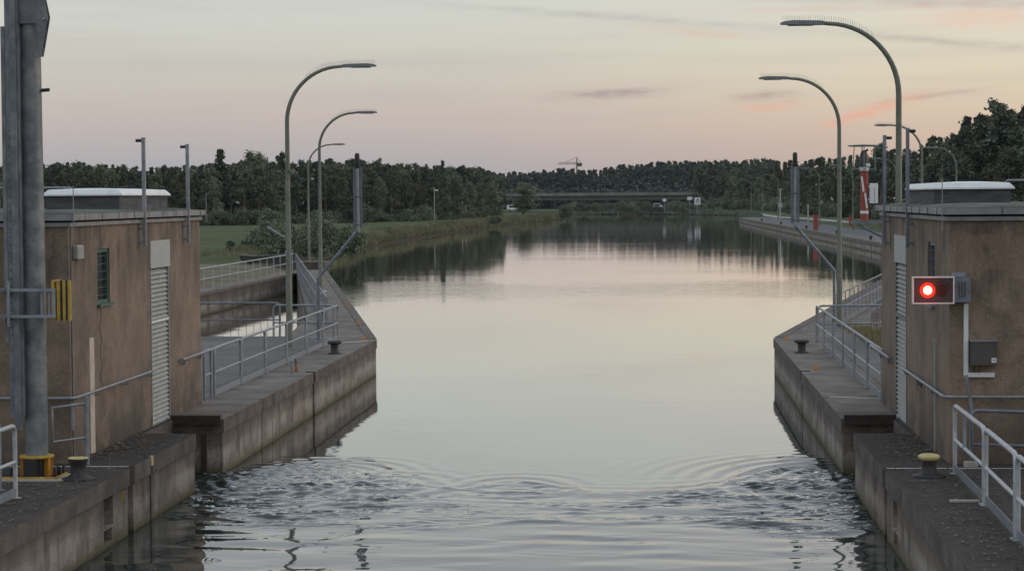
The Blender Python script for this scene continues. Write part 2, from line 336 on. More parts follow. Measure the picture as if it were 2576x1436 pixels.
# water
def make_water_mat():
    global nt
    m = bpy.data.materials.new('canal_water'); m.use_nodes = True; nt = m.node_tree; nt.nodes.clear()
    out = N('ShaderNodeOutputMaterial'); p = N('ShaderNodeBsdfPrincipled'); nt.links.new(p.outputs[0], out.inputs[0])
    p.inputs['Base Color'].default_value = L(.012, .022, .02); p.inputs['Roughness'].default_value = .03; p.inputs['IOR'].default_value = 1.75
    geo = N('ShaderNodeNewGeometry'); x, y, z = sepz(geo)
    def nz(sc, s, det):
        n = N('ShaderNodeTexNoise'); n.inputs['Scale'].default_value = s; n.inputs['Detail'].default_value = det; nt.links.new(vec_scaled(geo, sc), n.inputs[0]); return n.outputs[0]
    h = M('ADD', M('MULTIPLY', nz((.5, 1, 1), 1.6, 3), .010), M('MULTIPLY', nz((.3, 1, 1), .35, 2), .025))
    # breeze patches: faint cat's paws
    patch = RAMP(nz((.35, 1, 1), .05, 3), [(.5, 0.0), (.62, 1.0)])
    h = M('ADD', h, M('MULTIPLY', M('MULTIPLY', nz((.5, 1, 1), 5, 2), .006), patch))
    yb = M('ADD', y, M('MULTIPLY', M('SUBTRACT', nz((1, .3, 1), .12, 3), .5), 22))
    band = RAMP(M('DIVIDE', M('SUBTRACT', yb, 108.0), 34.0, clamp=True), [(0, 0.0), (.3, 1.0), (.65, 1.0), (1, 0.0)])
    h = M('ADD', h, M('MULTIPLY', M('MULTIPLY', nz((.6, 1, 1), 2.2, 3), .05), band))
    b = N('ShaderNodeBump'); b.inputs['Distance'].default_value = 1.0; b.inputs['Strength'].default_value = .2
    nt.nodes.remove(p); di = N('ShaderNodeBsdfDiffuse'); gl = N('ShaderNodeBsdfGlossy'); mx_ = N('ShaderNodeMixShader'); fr = N('ShaderNodeFresnel')
    di.inputs[0].default_value = L(.018, .03, .028); gl.inputs['Color'].default_value = L(1, 1, 1); gl.inputs['Roughness'].default_value = .03; fr.inputs['IOR'].default_value = 1.33
    nt.links.new(M('MULTIPLY', fr.outputs[0], 1.3, clamp=True), mx_.inputs[0]); nt.links.new(di.outputs[0], mx_.inputs[1]); nt.links.new(gl.outputs[0], mx_.inputs[2]); nt.links.new(mx_.outputs[0], out.inputs[0])
    nt.links.new(h, b.inputs['Height']); nt.links.new(b.outputs[0], gl.inputs['Normal']); nt.links.new(b.outputs[0], fr.inputs['Normal'])
    return m
m_water = make_water_mat()

# ------------------------------------------------------------------ ground sheet with the canal cut out
hole = [(-14, -60, 0), (-14, 66.5, 0), (-18.5, 66.5, 0), (-18.8, 127.5, 0), (-20, 133, 1), (-26, 150, 1), (-29, 180, 1), (-30, 209, 1), (-31, 275, 1), (-29, 392, 1),
        (-22, 524, 1), (-26, 585, 1), (-50, 640, 1), (-30, 672, 1), (0, 660, 1), (27, 600, 1), (22, 440, 1), (21.5, 419, 0), (24.8, 200, 0), (24.5, 150, 0), (20, 132, 0),
        (18.8, 127.5, 0), (18.5, 66.5, 0), (14, 66.5, 0), (14, -60, 0)]
def make_ground():
    outer = [(-1600, -300), (1600, -300), (1600, 2400), (-1600, 2400)]
    hp = [(x, y) for x, y, f in hole]
    pts = outer+hp; vs = [(x, y, 1.0) for x, y in pts]
    tri = tessellate_polygon([[Vector((x, y, 0)) for x, y in outer], [Vector((x, y, 0)) for x, y in hp]])
    b = MB(); fs = []
    for t3 in tri:
        p0, p1, p2 = [Vector(vs[i]) for i in t3]
        fs.append(tuple(t3) if (p1-p0).cross(p2-p0).z > 0 else tuple(t3[::-1]))
    n = len(hp); bed = []
    for i in range(n):
        p = Vector(hp[i]); a = Vector(hp[i-1]); c = Vector(hp[(i+1) % n])
        t = (c-a).normalized(); nrm = Vector((t.y, -t.x))      # inward (hole runs clockwise as seen from above)
        d = 4.5 if hole[i][2] else 0
        q = p+nrm*d; bed.append((q.x, q.y, -1.2 if d else -3.0))
    k = len(vs); vs2 = vs+bed
    for i in range(n):
        j = (i+1) % n; fs.append((4+i, 4+j, k+j, k+i))
    b.add(vs2, fs)
    o = b.build('ground', m_ground); tag(o, kind='structure')
make_ground()

# ------------------------------------------------------------------ water: flat mirror with a worked patch at the lock head
def make_water():
    rng = np.random.default_rng(5)
    xs = np.arange(-7.0, 7.001, .055); ys = np.concatenate([np.arange(22, 33, .07), np.arange(33, 45, .036), np.arange(45, 66.01, .2)])
    X, Y = np.meshgrid(xs, ys)
    def waves(n, lmin, lmax, spread, amp, main=math.pi/2):
        h = np.zeros_like(X)
        for i in range(n):
            lam = lmin*(lmax/lmin)**rng.random(); th = main+rng.normal()*spread; ph = rng.random()*6.28
            k = 2*math.pi/lam; h += amp*lam*np.sin(k*(X*math.cos(th)+Y*math.sin(th))+ph)/math.sqrt(n)
        return h
    Yf = np.interp(X, [-7, -6, -5, -4.2, -3.4, -2.6, -1.9, -1.2, -.5, 0, .6, 1.3, 2.2, 3, 3.6, 4.2, 5, 6, 7],
                   [41.9, 41.9, 41.4, 40.6, 40.9, 41.0, 40.4, 39.8, 40.5, 40.9, 40.3, 39.6, 39.5, 39.7, 40.4, 41.7, 43.0, 43.7, 43.8])
    Yn = 35.6+.35*np.sin(X*.9)+.25*np.sin(X*2.3+1)-.35*np.clip((X-2)/4, 0, 1)*2
    sg = lambda v: 1/(1+np.exp(-np.clip(v, -40, 40)))
    ins = sg((Yf-Y)/.10)*sg((Y-Yn)/.28)
    patch = .55+.45*np.clip(waves(10, 1.2, 4, 1.2, .35), -1, 1)
    warp = 1.0
    P1 = np.clip(.5+waves(12, .8, 3.5, .9, .45), 0, 1.2)
    P2 = np.clip(.5+waves(12, .5, 2.2, .6, .7), 0, 1.3)
    T = waves(70, .09, .24, .5, .050)*P2 + waves(34, .22, .6, .45, .032)*P1 + waves(14, .9, 2.2, .4, .008)
    side_ = np.clip((np.abs(X-.3)-1.2)/3.2, 0, 1)
    h = ins*T*(.48+1.0*side_)+ins*waves(60, .075, .14, .9, .11)*side_*P1*.55
    # standing edge wave where the current meets still water
    d = Y-Yf
    h += .024*np.exp(-(d/.13)**2)*(.5+.35*np.sin(X*3.1)+.3*np.sin(X*1.3+2))
    h += .016*np.sin(2*math.pi*d/.62)*np.exp(-np.clip(d, 0, 9)/.75)*sg(d/.12)*np.clip((X-1.2)/2.5, 0, 1)*(.6+.4*np.sin(X*2.1+d*1.7))
    h += .003*np.sin(2*math.pi*d/.5)*np.exp(-np.clip(d, 0, 9)/.7)*sg(d/.12)
    # lower lip, a dark line of steeper wave
    d2 = Y-Yn; h += .030*np.exp(-(d2/.20)**2)*np.clip(.5+.5*np.sin(X*1.3+.6)+.3*np.sin(X*3.7), 0, 1.3)
    # ripples running toward the lock
    low = sg((Yn-Y)/.4)*np.exp(-np.clip(Yn-Y, 0, 30)/16)
    h += low*(waves(22, .7, 1.9, .22, .0055)*(.4+P1)+waves(20, .22, .5, .4, .0030)*P2)
    # curls beside the left pier and bubbling inflow at both recesses
    for cx, cy, lam, amp, w in ((-5.2, 40.6, .34, .014, 1.5), (-3.9, 42.2, .42, .008, 1.1), (6.2, 41.2, .45, .018, 1.8), (-.2, 40.2, .5, .008, .8), (-2.6, 40.4, .5, .008, .9)):
        R = np.hypot(X-cx, (Y-cy)*.8); h += amp*np.sin(2*math.pi*R/lam+.8*np.sin(3*np.arctan2(Y-cy, X-cx)))*np.exp(-((R-w*.8)/w)**2)
    B = waves(30, .12, .5, 3, .07)
    for cx, cy, w in ((5.9, 41.6, .9), (-5.7, 41.3, 1.0)):
        q = np.exp(-((X-cx)**2+(Y-cy)**2)/w**2); h += q*(B*1.0+.05)
    fade = np.clip((Y-22)/1.5, 0, 1)*np.clip((64-Y)/8, 0, 1)*np.clip((7-np.abs(X))/.2, 0, 1)
    h *= fade
    ny, nx = X.shape
    V = np.stack([X.ravel(), Y.ravel(), h.ravel()], 1)
    idx = np.arange(ny*nx).reshape(ny, nx)
    Fq = np.stack([idx[:-1, :-1].ravel(), idx[:-1, 1:].ravel(), idx[1:, 1:].ravel(), idx[1:, :-1].ravel()], 1)
    x0, x1, y0, y1 = xs[0], xs[-1], ys[0], ys[-1]; A = (-90, 90, -60, 720)
    ring = [(A[0], A[2], 0), (A[1], A[2], 0), (A[1], A[3], 0), (A[0], A[3], 0), (x0, y0, 0), (x1, y0, 0), (x1, y1, 0), (x0, y1, 0)]
    n = len(V); V = np.vstack([V, np.array(ring)])
    Fr = np.array([(0, 1, 5, 4), (1, 2, 6, 5), (2, 3, 7, 6), (3, 0, 4, 7)])+n
    Fq = np.vstack([Fq, Fr])
    me = bpy.data.meshes.new('water'); me.vertices.add(len(V)); me.vertices.foreach_set('co', V.ravel())
    me.loops.add(Fq.size); me.loops.foreach_set('vertex_index', Fq.ravel()); me.polygons.add(len(Fq))
    me.polygons.foreach_set('loop_start', np.arange(len(Fq))*4); me.polygons.foreach_set('loop_total', np.full(len(Fq), 4))
    me.polygons.foreach_set('use_smooth', np.r_[np.ones(len(Fq)-4, bool), np.zeros(4, bool)]); me.update(calc_edges=True); me.materials.append(m_water)
    o = bpy.data.objects.new('water', me); COL.objects.link(o); tag(o, kind='structure')
make_water()

def foam():
    rng = np.random.default_rng(21); V = []; F = []
    for cx, cy, wx, wy, n in ((-5.55, 41.75, .5, .22, 90), (5.75, 41.7, .35, .2, 110), (-4.4, 41.6, .9, .12, 40), (4.6, 38.0, 1.2, 1.6, 30), (-3, 37.5, 2.2, 1.5, 30)):
        for k in range(n):
            x = cx+rng.normal()*wx*.6; y = cy+rng.normal()*wy*.7
            if abs(x) > 5.93 and y < 39.4: continue
            r_ = rng.uniform(.006, .03); a = rng.uniform(0, 6.28); m = len(V); k_ = rng.uniform(.3, .7)
            V += [(x+r_*1.6*math.cos(a+q), y+r_*k_*math.sin(a+q), .035+rng.uniform(0, .02)) for q in (0, 1.2, 2.3, 3.5, 4.9)]; F.append((m, m+1, m+2, m+3, m+4))
    b = MB(); b.add(V, F); tag(b.build('foam', mat('water_foam', L(.45, .5, .5), L(.6, .64, .63), .7, scale=20)), 'flecks of foam where water boils out of the two gate recesses', 'foam', kind='stuff')
foam()

# ------------------------------------------------------------------ lock walls and piers
def offset_x(poly, s): return [(s*x, y) for x, y in poly]
def lock_side(s):
    side = 'left' if s < 0 else 'right'
    # chamber wall, with full-height slots cut into its face
    face = [(6, -60), (6, 34.05 if s > 0 else 34.3), (6.28, 34.05 if s > 0 else 34.3), (6.28, 34.45 if s > 0 else 34.66), (6, 34.45 if s > 0 else 34.66),
            (6, 35.82), (6.12, 35.82), (6.12, 35.93), (6, 35.93), (6, 39.4), (6.95, 39.4), (6.95, 42.0), (18.2, 42.0), (18.2, -60)]
    top = [(x-.03 if x <= 6.0 else x, y) for x, y in face]
    face_low = face
    w = empty('lock_wall', (s*9, 30, 0), 'near %s concrete lock wall with slots, niche and a dark coping, under the brown hut' % side, 'lock wall')
    body = MB().prism(offset_x(face_low, s), -3, .80).build('wall', m_wall, w)
    MB().prism(offset_x(top, s), .80, 1.08, 0, 1).build('coping', [m_cop, m_litter], w)
    # niche and small square hole (real recesses)
    for (ya, yb, za, zb, dp) in ((32.62, 33.2, .33, .79, .22), (32.6, 33.12, .10, .30, .18)):
        cm = MB().box(s*5.9, s*(6+dp), ya+(.0 if s > 0 else .15), yb+(0 if s > 0 else .15), za, zb)
        c = cm.build('niche_cutter', m_wall)
        md = body.modifiers.new('niche', 'BOOLEAN'); md.object = c; md.operation = 'DIFFERENCE'; md.solver = 'EXACT'
        CUT.append(c)
    # rusty steel guides in the gate recess
    g = MB()
    g.box(s*6.30, s*6.40, 41.9, 41.96, -1, .8); g.box(s*6.62, s*6.68, 41.9, 41.97, -1, .8); g.box(s*6.8, s*6.9, 41.85, 41.97, -1, .85)
    g.build('gate_guide', m_rustbeam, w)
    # far guide pier: quay strip that splays outwards
    pts = [(6, 42.02), (6, 46.25), (6.08, 46.25), (6.08, 46.33), (6, 46.33), (6, 47.55), (6.03, 47.55), (6.03, 47.6), (6, 47.6), (6, 53.3), (6.2, 53.3), (6.2, 53.62), (6, 53.62),
           (6, 65.7), (6.04, 65.95), (17.5, 132), (19.6, 132), (18.4, 126.5), (10.2, 79.2), (9.0, 67.5), (18.4, 67.5), (18.4, 42.02)]
    ptop = [(x-.03 if (x <= 6.0) else x, y) for x, y in pts]
    p = empty('guide_pier', (s*9, 60, 0), '%s concrete guide pier beyond the hut, splaying outwards from its corner' % side, 'pier')
    MB().prism(offset_x(pts, s), -3, .82).build('wall', m_wall, p)
    MB().prism(offset_x(ptop, s), .82, 1.08, 0, 1).build('coping', [m_cop, m_walk], p)
    # dark kerb edge along the splayed edge
    k = MB().prism(offset_x([(6.3, 66.0), (6.02, 66.0), (17.48, 131.9), (17.85, 131.9)], s), 1.08, 1.10); k.build('kerb_edge', m_cop, p)
    # asphalt deck behind the railing
    dk = MB().prism(offset_x([(7.5, 45.4), (7.5, 66), (8.7, 67.2), (18.2, 67.2), (18.2, 45.4)], s), 1.084, 1.09); dk.build('deck_surface', m_deck, p)
    MB().box(s*6.02, s*7.0, 41.9, 42.05, .98, 1.16).build('recess_beam', m_rustbeam, w)
CUT = []
for s in (-1, 1): lock_side(s)
# left side basin quay, right far quay
q = empty('quay_wall', (-18.5, 100, 0), 'low concrete quay wall of the side basin under the long white handrail', 'quay wall')
MB().prism([(-18.3, 67.5), (-18.3, 126.6), (-19.6, 126.6), (-19.6, 67.5)], -2, .95).build('wall', m_wall, q)
MB().prism([(-18.25, 67.5), (-18.25, 126.6), (-19.2, 126.6), (-19.2, 67.5)], .95, 1.10, 0).build('coping', m_walk, q)
MB().box(-19.7, -17.4, 131.0, 133.2, 1.08, 1.55).build('end_block', m_cop, q)
q = empty('quay_wall', (18.5, 100, 0), 'concrete quay wall of the hidden side basin behind the right hut', 'quay wall')
MB().prism([(18.3, 67.5), (18.3, 126.6), (19.6, 126.6), (19.6, 67.5)], -2, 1.05).build('wall', m_wall, q)
q = empty('quay_wall', (21, 260, 0), 'long straight concrete mooring wall along the far right bank', 'quay wall')
QP = [(17.6, 131), (22.94, 200), (21.4, 305), (19.72, 419), (19.6, 440)]
MB().prism(QP+[(x+1.2, y) for x, y in QP[::-1]], -2, .72).build('wall', m_wall, q)
MB().prism([(x-.05, y) for x, y in QP]+[(x+1.25, y) for x, y in QP[::-1]], .72, 1.02).build('coping', m_walk, q)
fen = MB()
for i in range(1, 34):
    y = 135+i*9; x = float(np.interp(y, [p_[1] for p_ in QP], [p_[0] for p_ in QP])); fen.box(x-.02, x+.03, y, y+.12, -.5, .9)
fen.build('joint_strip', m_rustbeam, q)
# quay road and the pale path over the bank
rd = MB().prism([(x+1.3, y) for x, y in QP]+[(x+6.5, y) for x, y in QP[::-1]], .6, 1.008).build('road', m_road); tag(rd, kind='structure')
def strip(path, w, z):
    P = [Vector(p_) for p_ in path]; Lp = []; Rp = []
    for i, p_ in enumerate(P):
        t_ = (P[min(i+1, len(P)-1)]-P[max(i-1, 0)]).normalized(); n_ = Vector((-t_.y, t_.x)); Lp.append(tuple(p_+n_*w/2)); Rp.append(tuple(p_-n_*w/2))
    return Lp+Rp[::-1]
g1 = GZ(2045, 551, 1.3); g2 = GZ(1990, 543, 1.3); g3 = GZ(1930, 541, 1.3); g4 = GZ(1880, 540, 1.3)
# grassy bank behind the right quay road, with the path on it
bank = MB(); XS = [0, 3, 8, 16, 30]; ZS = [.9, 1.35, 1.6, 1.8, 1.9]; YY = [140, 180, 230, 280, 330, 380, 430, 480, 540]
rb = [float(np.interp(y, [p_[1] for p_ in QP], [p_[0] for p_ in QP]))+6.6 for y in YY]
vs = [(rb[j]+XS[i], YY[j], ZS[i]-(.0 if 0 else 0)) for j in range(len(YY)) for i in range(5)]
bank.add(vs, [(j*5+i, j*5+i+1, (j+1)*5+i+1, (j+1)*5+i) for j in range(len(YY)-1) for i in range(4)], 0, True)
tag(bank.build('bank', m_ground), kind='structure')
def pathz(): 
    pts = [(31.5, 300), (30.5, 335), (29.2, 380), (27, 430), (27, 520)]
    b = MB(); pl = strip(pts, 1.5, 0); n = len(pts)
    zz = []
    for (x, y) in pl:
        b0 = float(np.interp(y, YY, rb)); zz.append(float(np.interp(x-b0, XS, ZS))+.06 if x > b0 else 1.03)
    vs = [(x, y, z) for (x, y), z in zip(pl, zz)]
    b.add(vs, [(i, 2*n-1-i, 2*n-2-i, i+1) for i in range(n-1)])
    tag(b.build('path', m_path), kind='structure')
pathz()

# ------------------------------------------------------------------ huts
def hut(s):
    side = 'left' if s < 0 else 'right'
    X0, X1, Y0, Y1, Z0, Z1 = 7.07, 14.5, 34.93, 45.2, 1.0, 4.93
    h = empty('lock_hut', (s*10, 40, 1.08), 'flat roofed brown plaster hut on the %s lock wall' % side, 'building')
    wy = (36.75, 37.6); wz = (3.58, 4.52) if s < 0 else (3.5, 4.55); dyr = (40.65, 42.2) if s < 0 else (40.75, 42.55); dz_ = (1.02, 4.56)
    ycut = sorted({Y0, Y1, *wy, *dyr}); zcut = sorted({Z0, Z1, *wz, *dz_})
    b = MB()
    def isin(y, z): return (wy[0] < y < wy[1] and wz[0] < z < wz[1]) or (dyr[0] < y < dyr[1] and dz_[0] < z < dz_[1])
    for i in range(len(ycut)-1):
        for j in range(len(zcut)-1):
            ya, yb, za, zb = ycut[i], ycut[i+1], zcut[j], zcut[j+1]
            if isin((ya+yb)/2, (za+zb)/2): continue
            b.add([(s*X0, ya, za), (s*X0, yb, za), (s*X0, yb, zb), (s*X0, ya, zb)], [(0, 1, 2, 3) if s < 0 else (3, 2, 1, 0)])
    for (ya, yb), (za, zb) in ((wy, wz), (dyr, dz_)):
        xi = s*(X0+.16)
        P = [(s*X0, ya, za), (s*X0, yb, za), (s*X0, yb, zb), (s*X0, ya, zb)]; Q = [(xi, y, z) for _, y, z in P]
        b.add(P+Q, [(0, 4, 5, 1), (1, 5, 6, 2), (2, 6, 7, 3), (3, 7, 4, 0)])
    b.add([(s*X0, Y0, Z0), (s*X1, Y0, Z0), (s*X1, Y0, Z1), (s*X0, Y0, Z1)], [(0, 1, 2, 3)])
    b.add([(s*X0, Y1, Z0), (s*X1, Y1, Z0), (s*X1, Y1, Z1), (s*X0, Y1, Z1)], [(3, 2, 1, 0)])
    b.add([(s*X1, Y0, Z0), (s*X1, Y1, Z0), (s*X1, Y1, Z1), (s*X1, Y0, Z1)], [(0, 1, 2, 3)])
    b.build('wall', m_plaster, h)
    # black sheet behind the openings, painting the inside unlit
    MB().box(s*(X0+.3), s*(X0+.34), 36, 43, 1.0, 4.7).build('inner_shade_sheet', m_shade_joint, h)
    # roof: two zinc bands, a gap coloured shadow-black, mossy felt
    r = MB()
    o1, o2 = .05, .12
    r.box(s*(X0-o1), s*(X1+o1), Y0-o1, Y1+o1, Z1, Z1+.065)
    r.box(s*(X0+.02), s*(X1), Y0+.02, Y1-.02, Z1+.065, Z1+.10, 1)
    r.box(s*(X0-o2), s*(X1+o2), Y0-o2, Y1+o2, Z1+.10, Z1+.205)
    rf = r.build('roof', [m_fascia, m_shade_joint], h)
    for k in range(9): y = Y0+.6+k*1.15; MB().box(s*(X0-o2-.006), s*(X0-o2+.01), y, y+.012, Z1+.10, Z1+.205).build('fascia_joint', m_shade_joint, rf)
    for k in range(6): x = X0+.8+k*1.2; MB().box(s*x, s*(x+.012), Y0-o2-.006, Y0-o2+.01, Z1+.10, Z1+.205).build('fascia_joint', m_shade_joint, rf)
    # uneven felt surface
    fm = MB(); nx, ny = 14, 22; rnd = random.Random(3+s); vs = []
    for j in range(ny+1):
        for i in range(nx+1):
            x = X0-.08+(X1-X0+.16)*i/nx; y = Y0-.08+(Y1-Y0+.16)*j/ny
            e = min(i, nx-i, j, ny-j); vs.append((s*x, y, Z1+.21+(0 if e == 0 else .03+rnd.random()*.03)))
    fq = [(j*(nx+1)+i, j*(nx+1)+i+1, (j+1)*(nx+1)+i+1, (j+1)*(nx+1)+i) for j in range(ny) for i in range(nx)]
    if s < 0: fq = [f_[::-1] for f_ in fq]
    fm.add(vs, fq); fm.build('roof_felt', m_roof, rf)
    # skylight box
    zc = Z1+.24
    sk = MB().box(s*7.47, s*8.85, 40.0, 44.0, zc-.06, zc+.27).build('skylight', m_curb, h)
    lid = MB(); a = .06
    def rr(e, z): return [(s*(7.47-e), 40-e, z), (s*(8.85+e), 40-e, z), (s*(8.85+e), 44+e, z), (s*(7.47-e), 44+e, z)]
    R = rr(a, zc+.27)+rr(a-.005, zc+.30)+rr(-.03, zc+.385)+rr(-.5, zc+.41)
    fs = [(0, 1, 2, 3)[::-1]]
    for k in range(3):
        for i in range(4): j = (i+1) % 4; fs.append((k*4+i, k*4+j, k*4+4+j, k*4+4+i))
    fs.append((12, 13, 14, 15)); lid.add(R, fs if s > 0 else [f_[::-1] for f_ in fs]); lid.build('lid', m_white, sk)
    # roof handrail stub at the outer edge
    ya = 44.5
    xe = 9.55 if s < 0 else 9.45
    rp = MB().tube([(s*xe, ya, zc-.02), (s*xe, ya, zc+.40), (s*(xe+.05), ya, zc+.45), (s*14.3, ya, zc+.45), (s*14.3, ya, zc)], .022)
    rp.tube([(s*12, ya, zc), (s*12, ya, zc+.45)], .02); rp.build('roof_rail', m_galv, h)
    # lightning rods
    MB().tube([(s*(X0-.13), Y0-.14, Z1-.15), (s*(X0-.13), Y0-.14, zc+.42)], .008, 5).build('lightning_rod', m_galv, h)
    MB().tube([(s*(X0-.13), Y1+.1, Z1-.05), (s*(X0-.13), Y1+.1, zc+.32)], .008, 5).build('lightning_rod', m_galv, h)
    MB().tube([(s*(X0-.14), 39.95, Z1+.2), (s*(X0-.2), 39.95, zc+.06), (s*(X0-.1), 39.95, zc+.1)], .01, 5).build('cable_stub', m_galv, h)
    # louvred shutter door
    dr = MB(); fr = .05
    ya, yb = dyr; xo = X0-.012
    dr.box(s*xo, s*(X0+.08), ya, ya+fr, 1.03, 4.05); dr.box(s*xo, s*(X0+.08), yb-fr, yb, 1.03, 4.05)
    dr.box(s*xo, s*(X0+.08), ya+fr, yb-fr, 1.03, 1.11); dr.box(s*xo, s*(X0+.08), ya+fr, yb-fr, 3.02, 3.07, 1)
    door = dr.build('door', [m_galv if s < 0 else m_galvdark, m_white if s < 0 else m_galvdark], h)  # right door frame darker too, its shade put into the colour
    sl_ = MB(); n = 34
    for i in range(n):
        z = 1.11+(4.03-1.11)*i/n; d = (4.03-1.11)/n
        if abs(z+d/2-3.045) < .06: continue
        sl_.add([(s*(X0-.005), ya+fr, z), (s*(X0-.005), yb-fr, z), (s*(X0+.055), yb-fr, z+d*1.05), (s*(X0+.055), ya+fr, z+d*1.05), (s*(X0+.01), ya+fr, z-.004), (s*(X0+.01), yb-fr, z-.004), (s*(X0+.07), yb-fr, z+d), (s*(X0+.07), ya+fr, z+d)],
                [(0, 1, 2, 3), (7, 6, 5, 4), (0, 4, 5, 1), (0, 3, 7, 4), (1, 5, 6, 2)])
    sl_.build('louvre', m_shutter if s < 0 else m_shuttershade, door)
    MB().box(s*(X0-.03), s*(X0+.05), ya-.04, yb+.06, 4.06, 4.58).build('door_panel', m_panel, h)
    # window with frame, bars, sill
    wf = MB(); ya, yb = wy; za, zb = wz; xo = X0+.03; f = .06
    wf.box(s*xo, s*(xo+.07), ya, ya+f, za, zb); wf.box(s*xo, s*(xo+.07), yb-f, yb, za, zb); wf.box(s*xo, s*(xo+.07), ya+f, yb-f, za, za+f); wf.box(s*xo, s*(xo+.07), ya+f, yb-f, zb-f, zb)
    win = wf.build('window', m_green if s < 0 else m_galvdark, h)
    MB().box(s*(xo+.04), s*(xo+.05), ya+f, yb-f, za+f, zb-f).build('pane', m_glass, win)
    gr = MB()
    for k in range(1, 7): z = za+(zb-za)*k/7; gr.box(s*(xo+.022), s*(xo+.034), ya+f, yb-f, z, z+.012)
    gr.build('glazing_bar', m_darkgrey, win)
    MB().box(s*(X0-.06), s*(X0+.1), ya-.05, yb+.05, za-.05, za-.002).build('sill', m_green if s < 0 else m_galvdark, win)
    # handrail round the corner
    hz = 2.15; hx = X0-.09; hy = Y0-.10
    hr = MB().tube([(s*hx, 40.5, hz), (s*hx, Y0+.05, hz), (s*(hx+.02), Y0-.05, hz), (s*(hx+.10), hy, hz), (s*14, hy, hz)], .026)
    for y in (40.3, 38.4, 36.4): hr.tube([(s*hx, y, hz), (s*hx, y, hz-.08), (s*(X0+.01), y, hz-.08)], .012, 6)
    for x in (7.6, 9.2, 10.8, 12.4): hr.tube([(s*x, hy, hz), (s*x, hy, hz-.08), (s*x, Y0+.01, hz-.08)], .012, 6)
    hr.tube([(s*(X0-.09), 43.0, hz+.02), (s*(X0-.09), 46.6, hz+.02)], .026)
    for y in (43.1, 43.3, 44.8): hr.tube([(s*(X0-.09), y, hz), (s*(X0-.06), y, hz-.09), (s*(X0+.01), y, hz-.06)], .018, 6)
    hr.build('handrail', m_galv, h)
    # pale vertical strip on the side wall
    if s < 0: MB().box(s*(X0-.012), s*(X0+.01), 36.12, 36.42, 1.09, 3.04).build('wall_strip', m_strip, h)
    else: MB().box(s*(X0-.03), s*(X0+.01), 36.5, 36.58, 1.09, 2.97).build('wall_strip', m_shutter, h)
    if s < 0:
        lb = MB().bbox(s*(X0-.10), s*X0, 35.15, 35.55, 4.40, 4.62, .02); lbo = lb.build('wall_box', m_shutter, h)
        MB().tube([(s*(X0-.01), 35.02, 1.1), (s*(X0-.02), 35.02, 4.9)], .012, 5, ).build('conduit', m_galvdark, h)
        # repaired patch with a rough edge, a crack line down from the window
        rep = MB(); yy = 36.9; P = []
        for k in range(12): P.append((yy+.06*math.sin(k*1.7), 3.52-k*.12))
        for k in range(11): rep.add([(s*(X0-.002), P[k][0], P[k][1]), (s*(X0-.002), P[k][0]+.035, P[k][1]), (s*(X0-.002), P[k+1][0]+.035, P[k+1][1]), (s*(X0-.002), P[k+1][0], P[k+1][1])], [(0, 1, 2, 3)])
        rep.build('crack', m_shade_joint, h)
    else:
        # ducts, cabinet
        d = MB().box(7.29, 7.36, Y0-.05, Y0, 2.46, 3.62); d.box(7.36, 7.77, Y0-.05, Y0, 2.46, 2.53); d.build('cable_duct', m_white, h)
        cb = MB().bbox(7.385, 7.785, Y0-.20, Y0-.01, 2.66, 3.03, .012).build('cabinet', m_darkgrey, h)
        MB().box(7.375, 7.795, Y0-.215, Y0-.01, 3.03, 3.055).build('cabinet_lid', m_galv, cb)
        MB().box(7.70, 7.775, Y0-.204, Y0-.2, 2.70, 2.775).build('sticker', m_white, cb)
        st = MB(); st.tube([(7.72, Y0-.206, 2.755), (7.738, Y0-.206, 2.72), (7.755, Y0-.206, 2.755)], .004, 4); st.tube([(7.725, Y0-.206, 2.745), (7.75, Y0-.206, 2.745)], .003, 4); st.build('sticker_mark', m_darkgrey, cb)
        MB().tube([(7.45, Y0-.1, 2.67), (7.44, Y0-.08, 2.6), (7.46, Y0-.04, 2.53)], .008, 5).tube([(7.55, Y0-.1, 2.67), (7.54, Y0-.08, 2.6), (7.52, Y0-.04, 2.53)], .008, 5).build('cable', m_black, cb)
        # pale repaired patch high on the front
        rnd = random.Random(4); P = []
        for k in range(22):
            t_ = 2*math.pi*k/22; rr_ = 1+.25*rnd.uniform(-1, 1); P.append((8.75+.5*rr_*math.cos(t_), Y0-.004, 4.62+.22*rr_*math.sin(t_)))
        MB().add(P, [tuple(range(22))]).build('repaired_patch', m_panel_patch, h)
        # black spray mark
        tg = MB(); z = 2.06; y = 38.9
        def stroke(p_): tg.tube([(X0-.004, y-.0-a_*1.0, z+b_) for a_, b_ in p_], .012, 4)
        stroke([(.0, .02), (-.1, .05), (-.2, .03), (-.24, -.03), (-.14, -.07), (-.02, -.05), (.0, .02)])
        stroke([(.12, .05), (.14, -.01), (.2, -.05), (.3, -.03)]); stroke([(.12, -.02), (.24, .01)]); stroke([(.34, .03), (.44, .0), (.42, -.05), (.34, -.07)])
        tg.build('spray_mark', m_black, h)
    return h
m_panel_patch = mat('grey_repair_render', L(.27, .25, .23), L(.34, .31, .28), .9, scale=8)
for s in (-1, 1): hut(s)

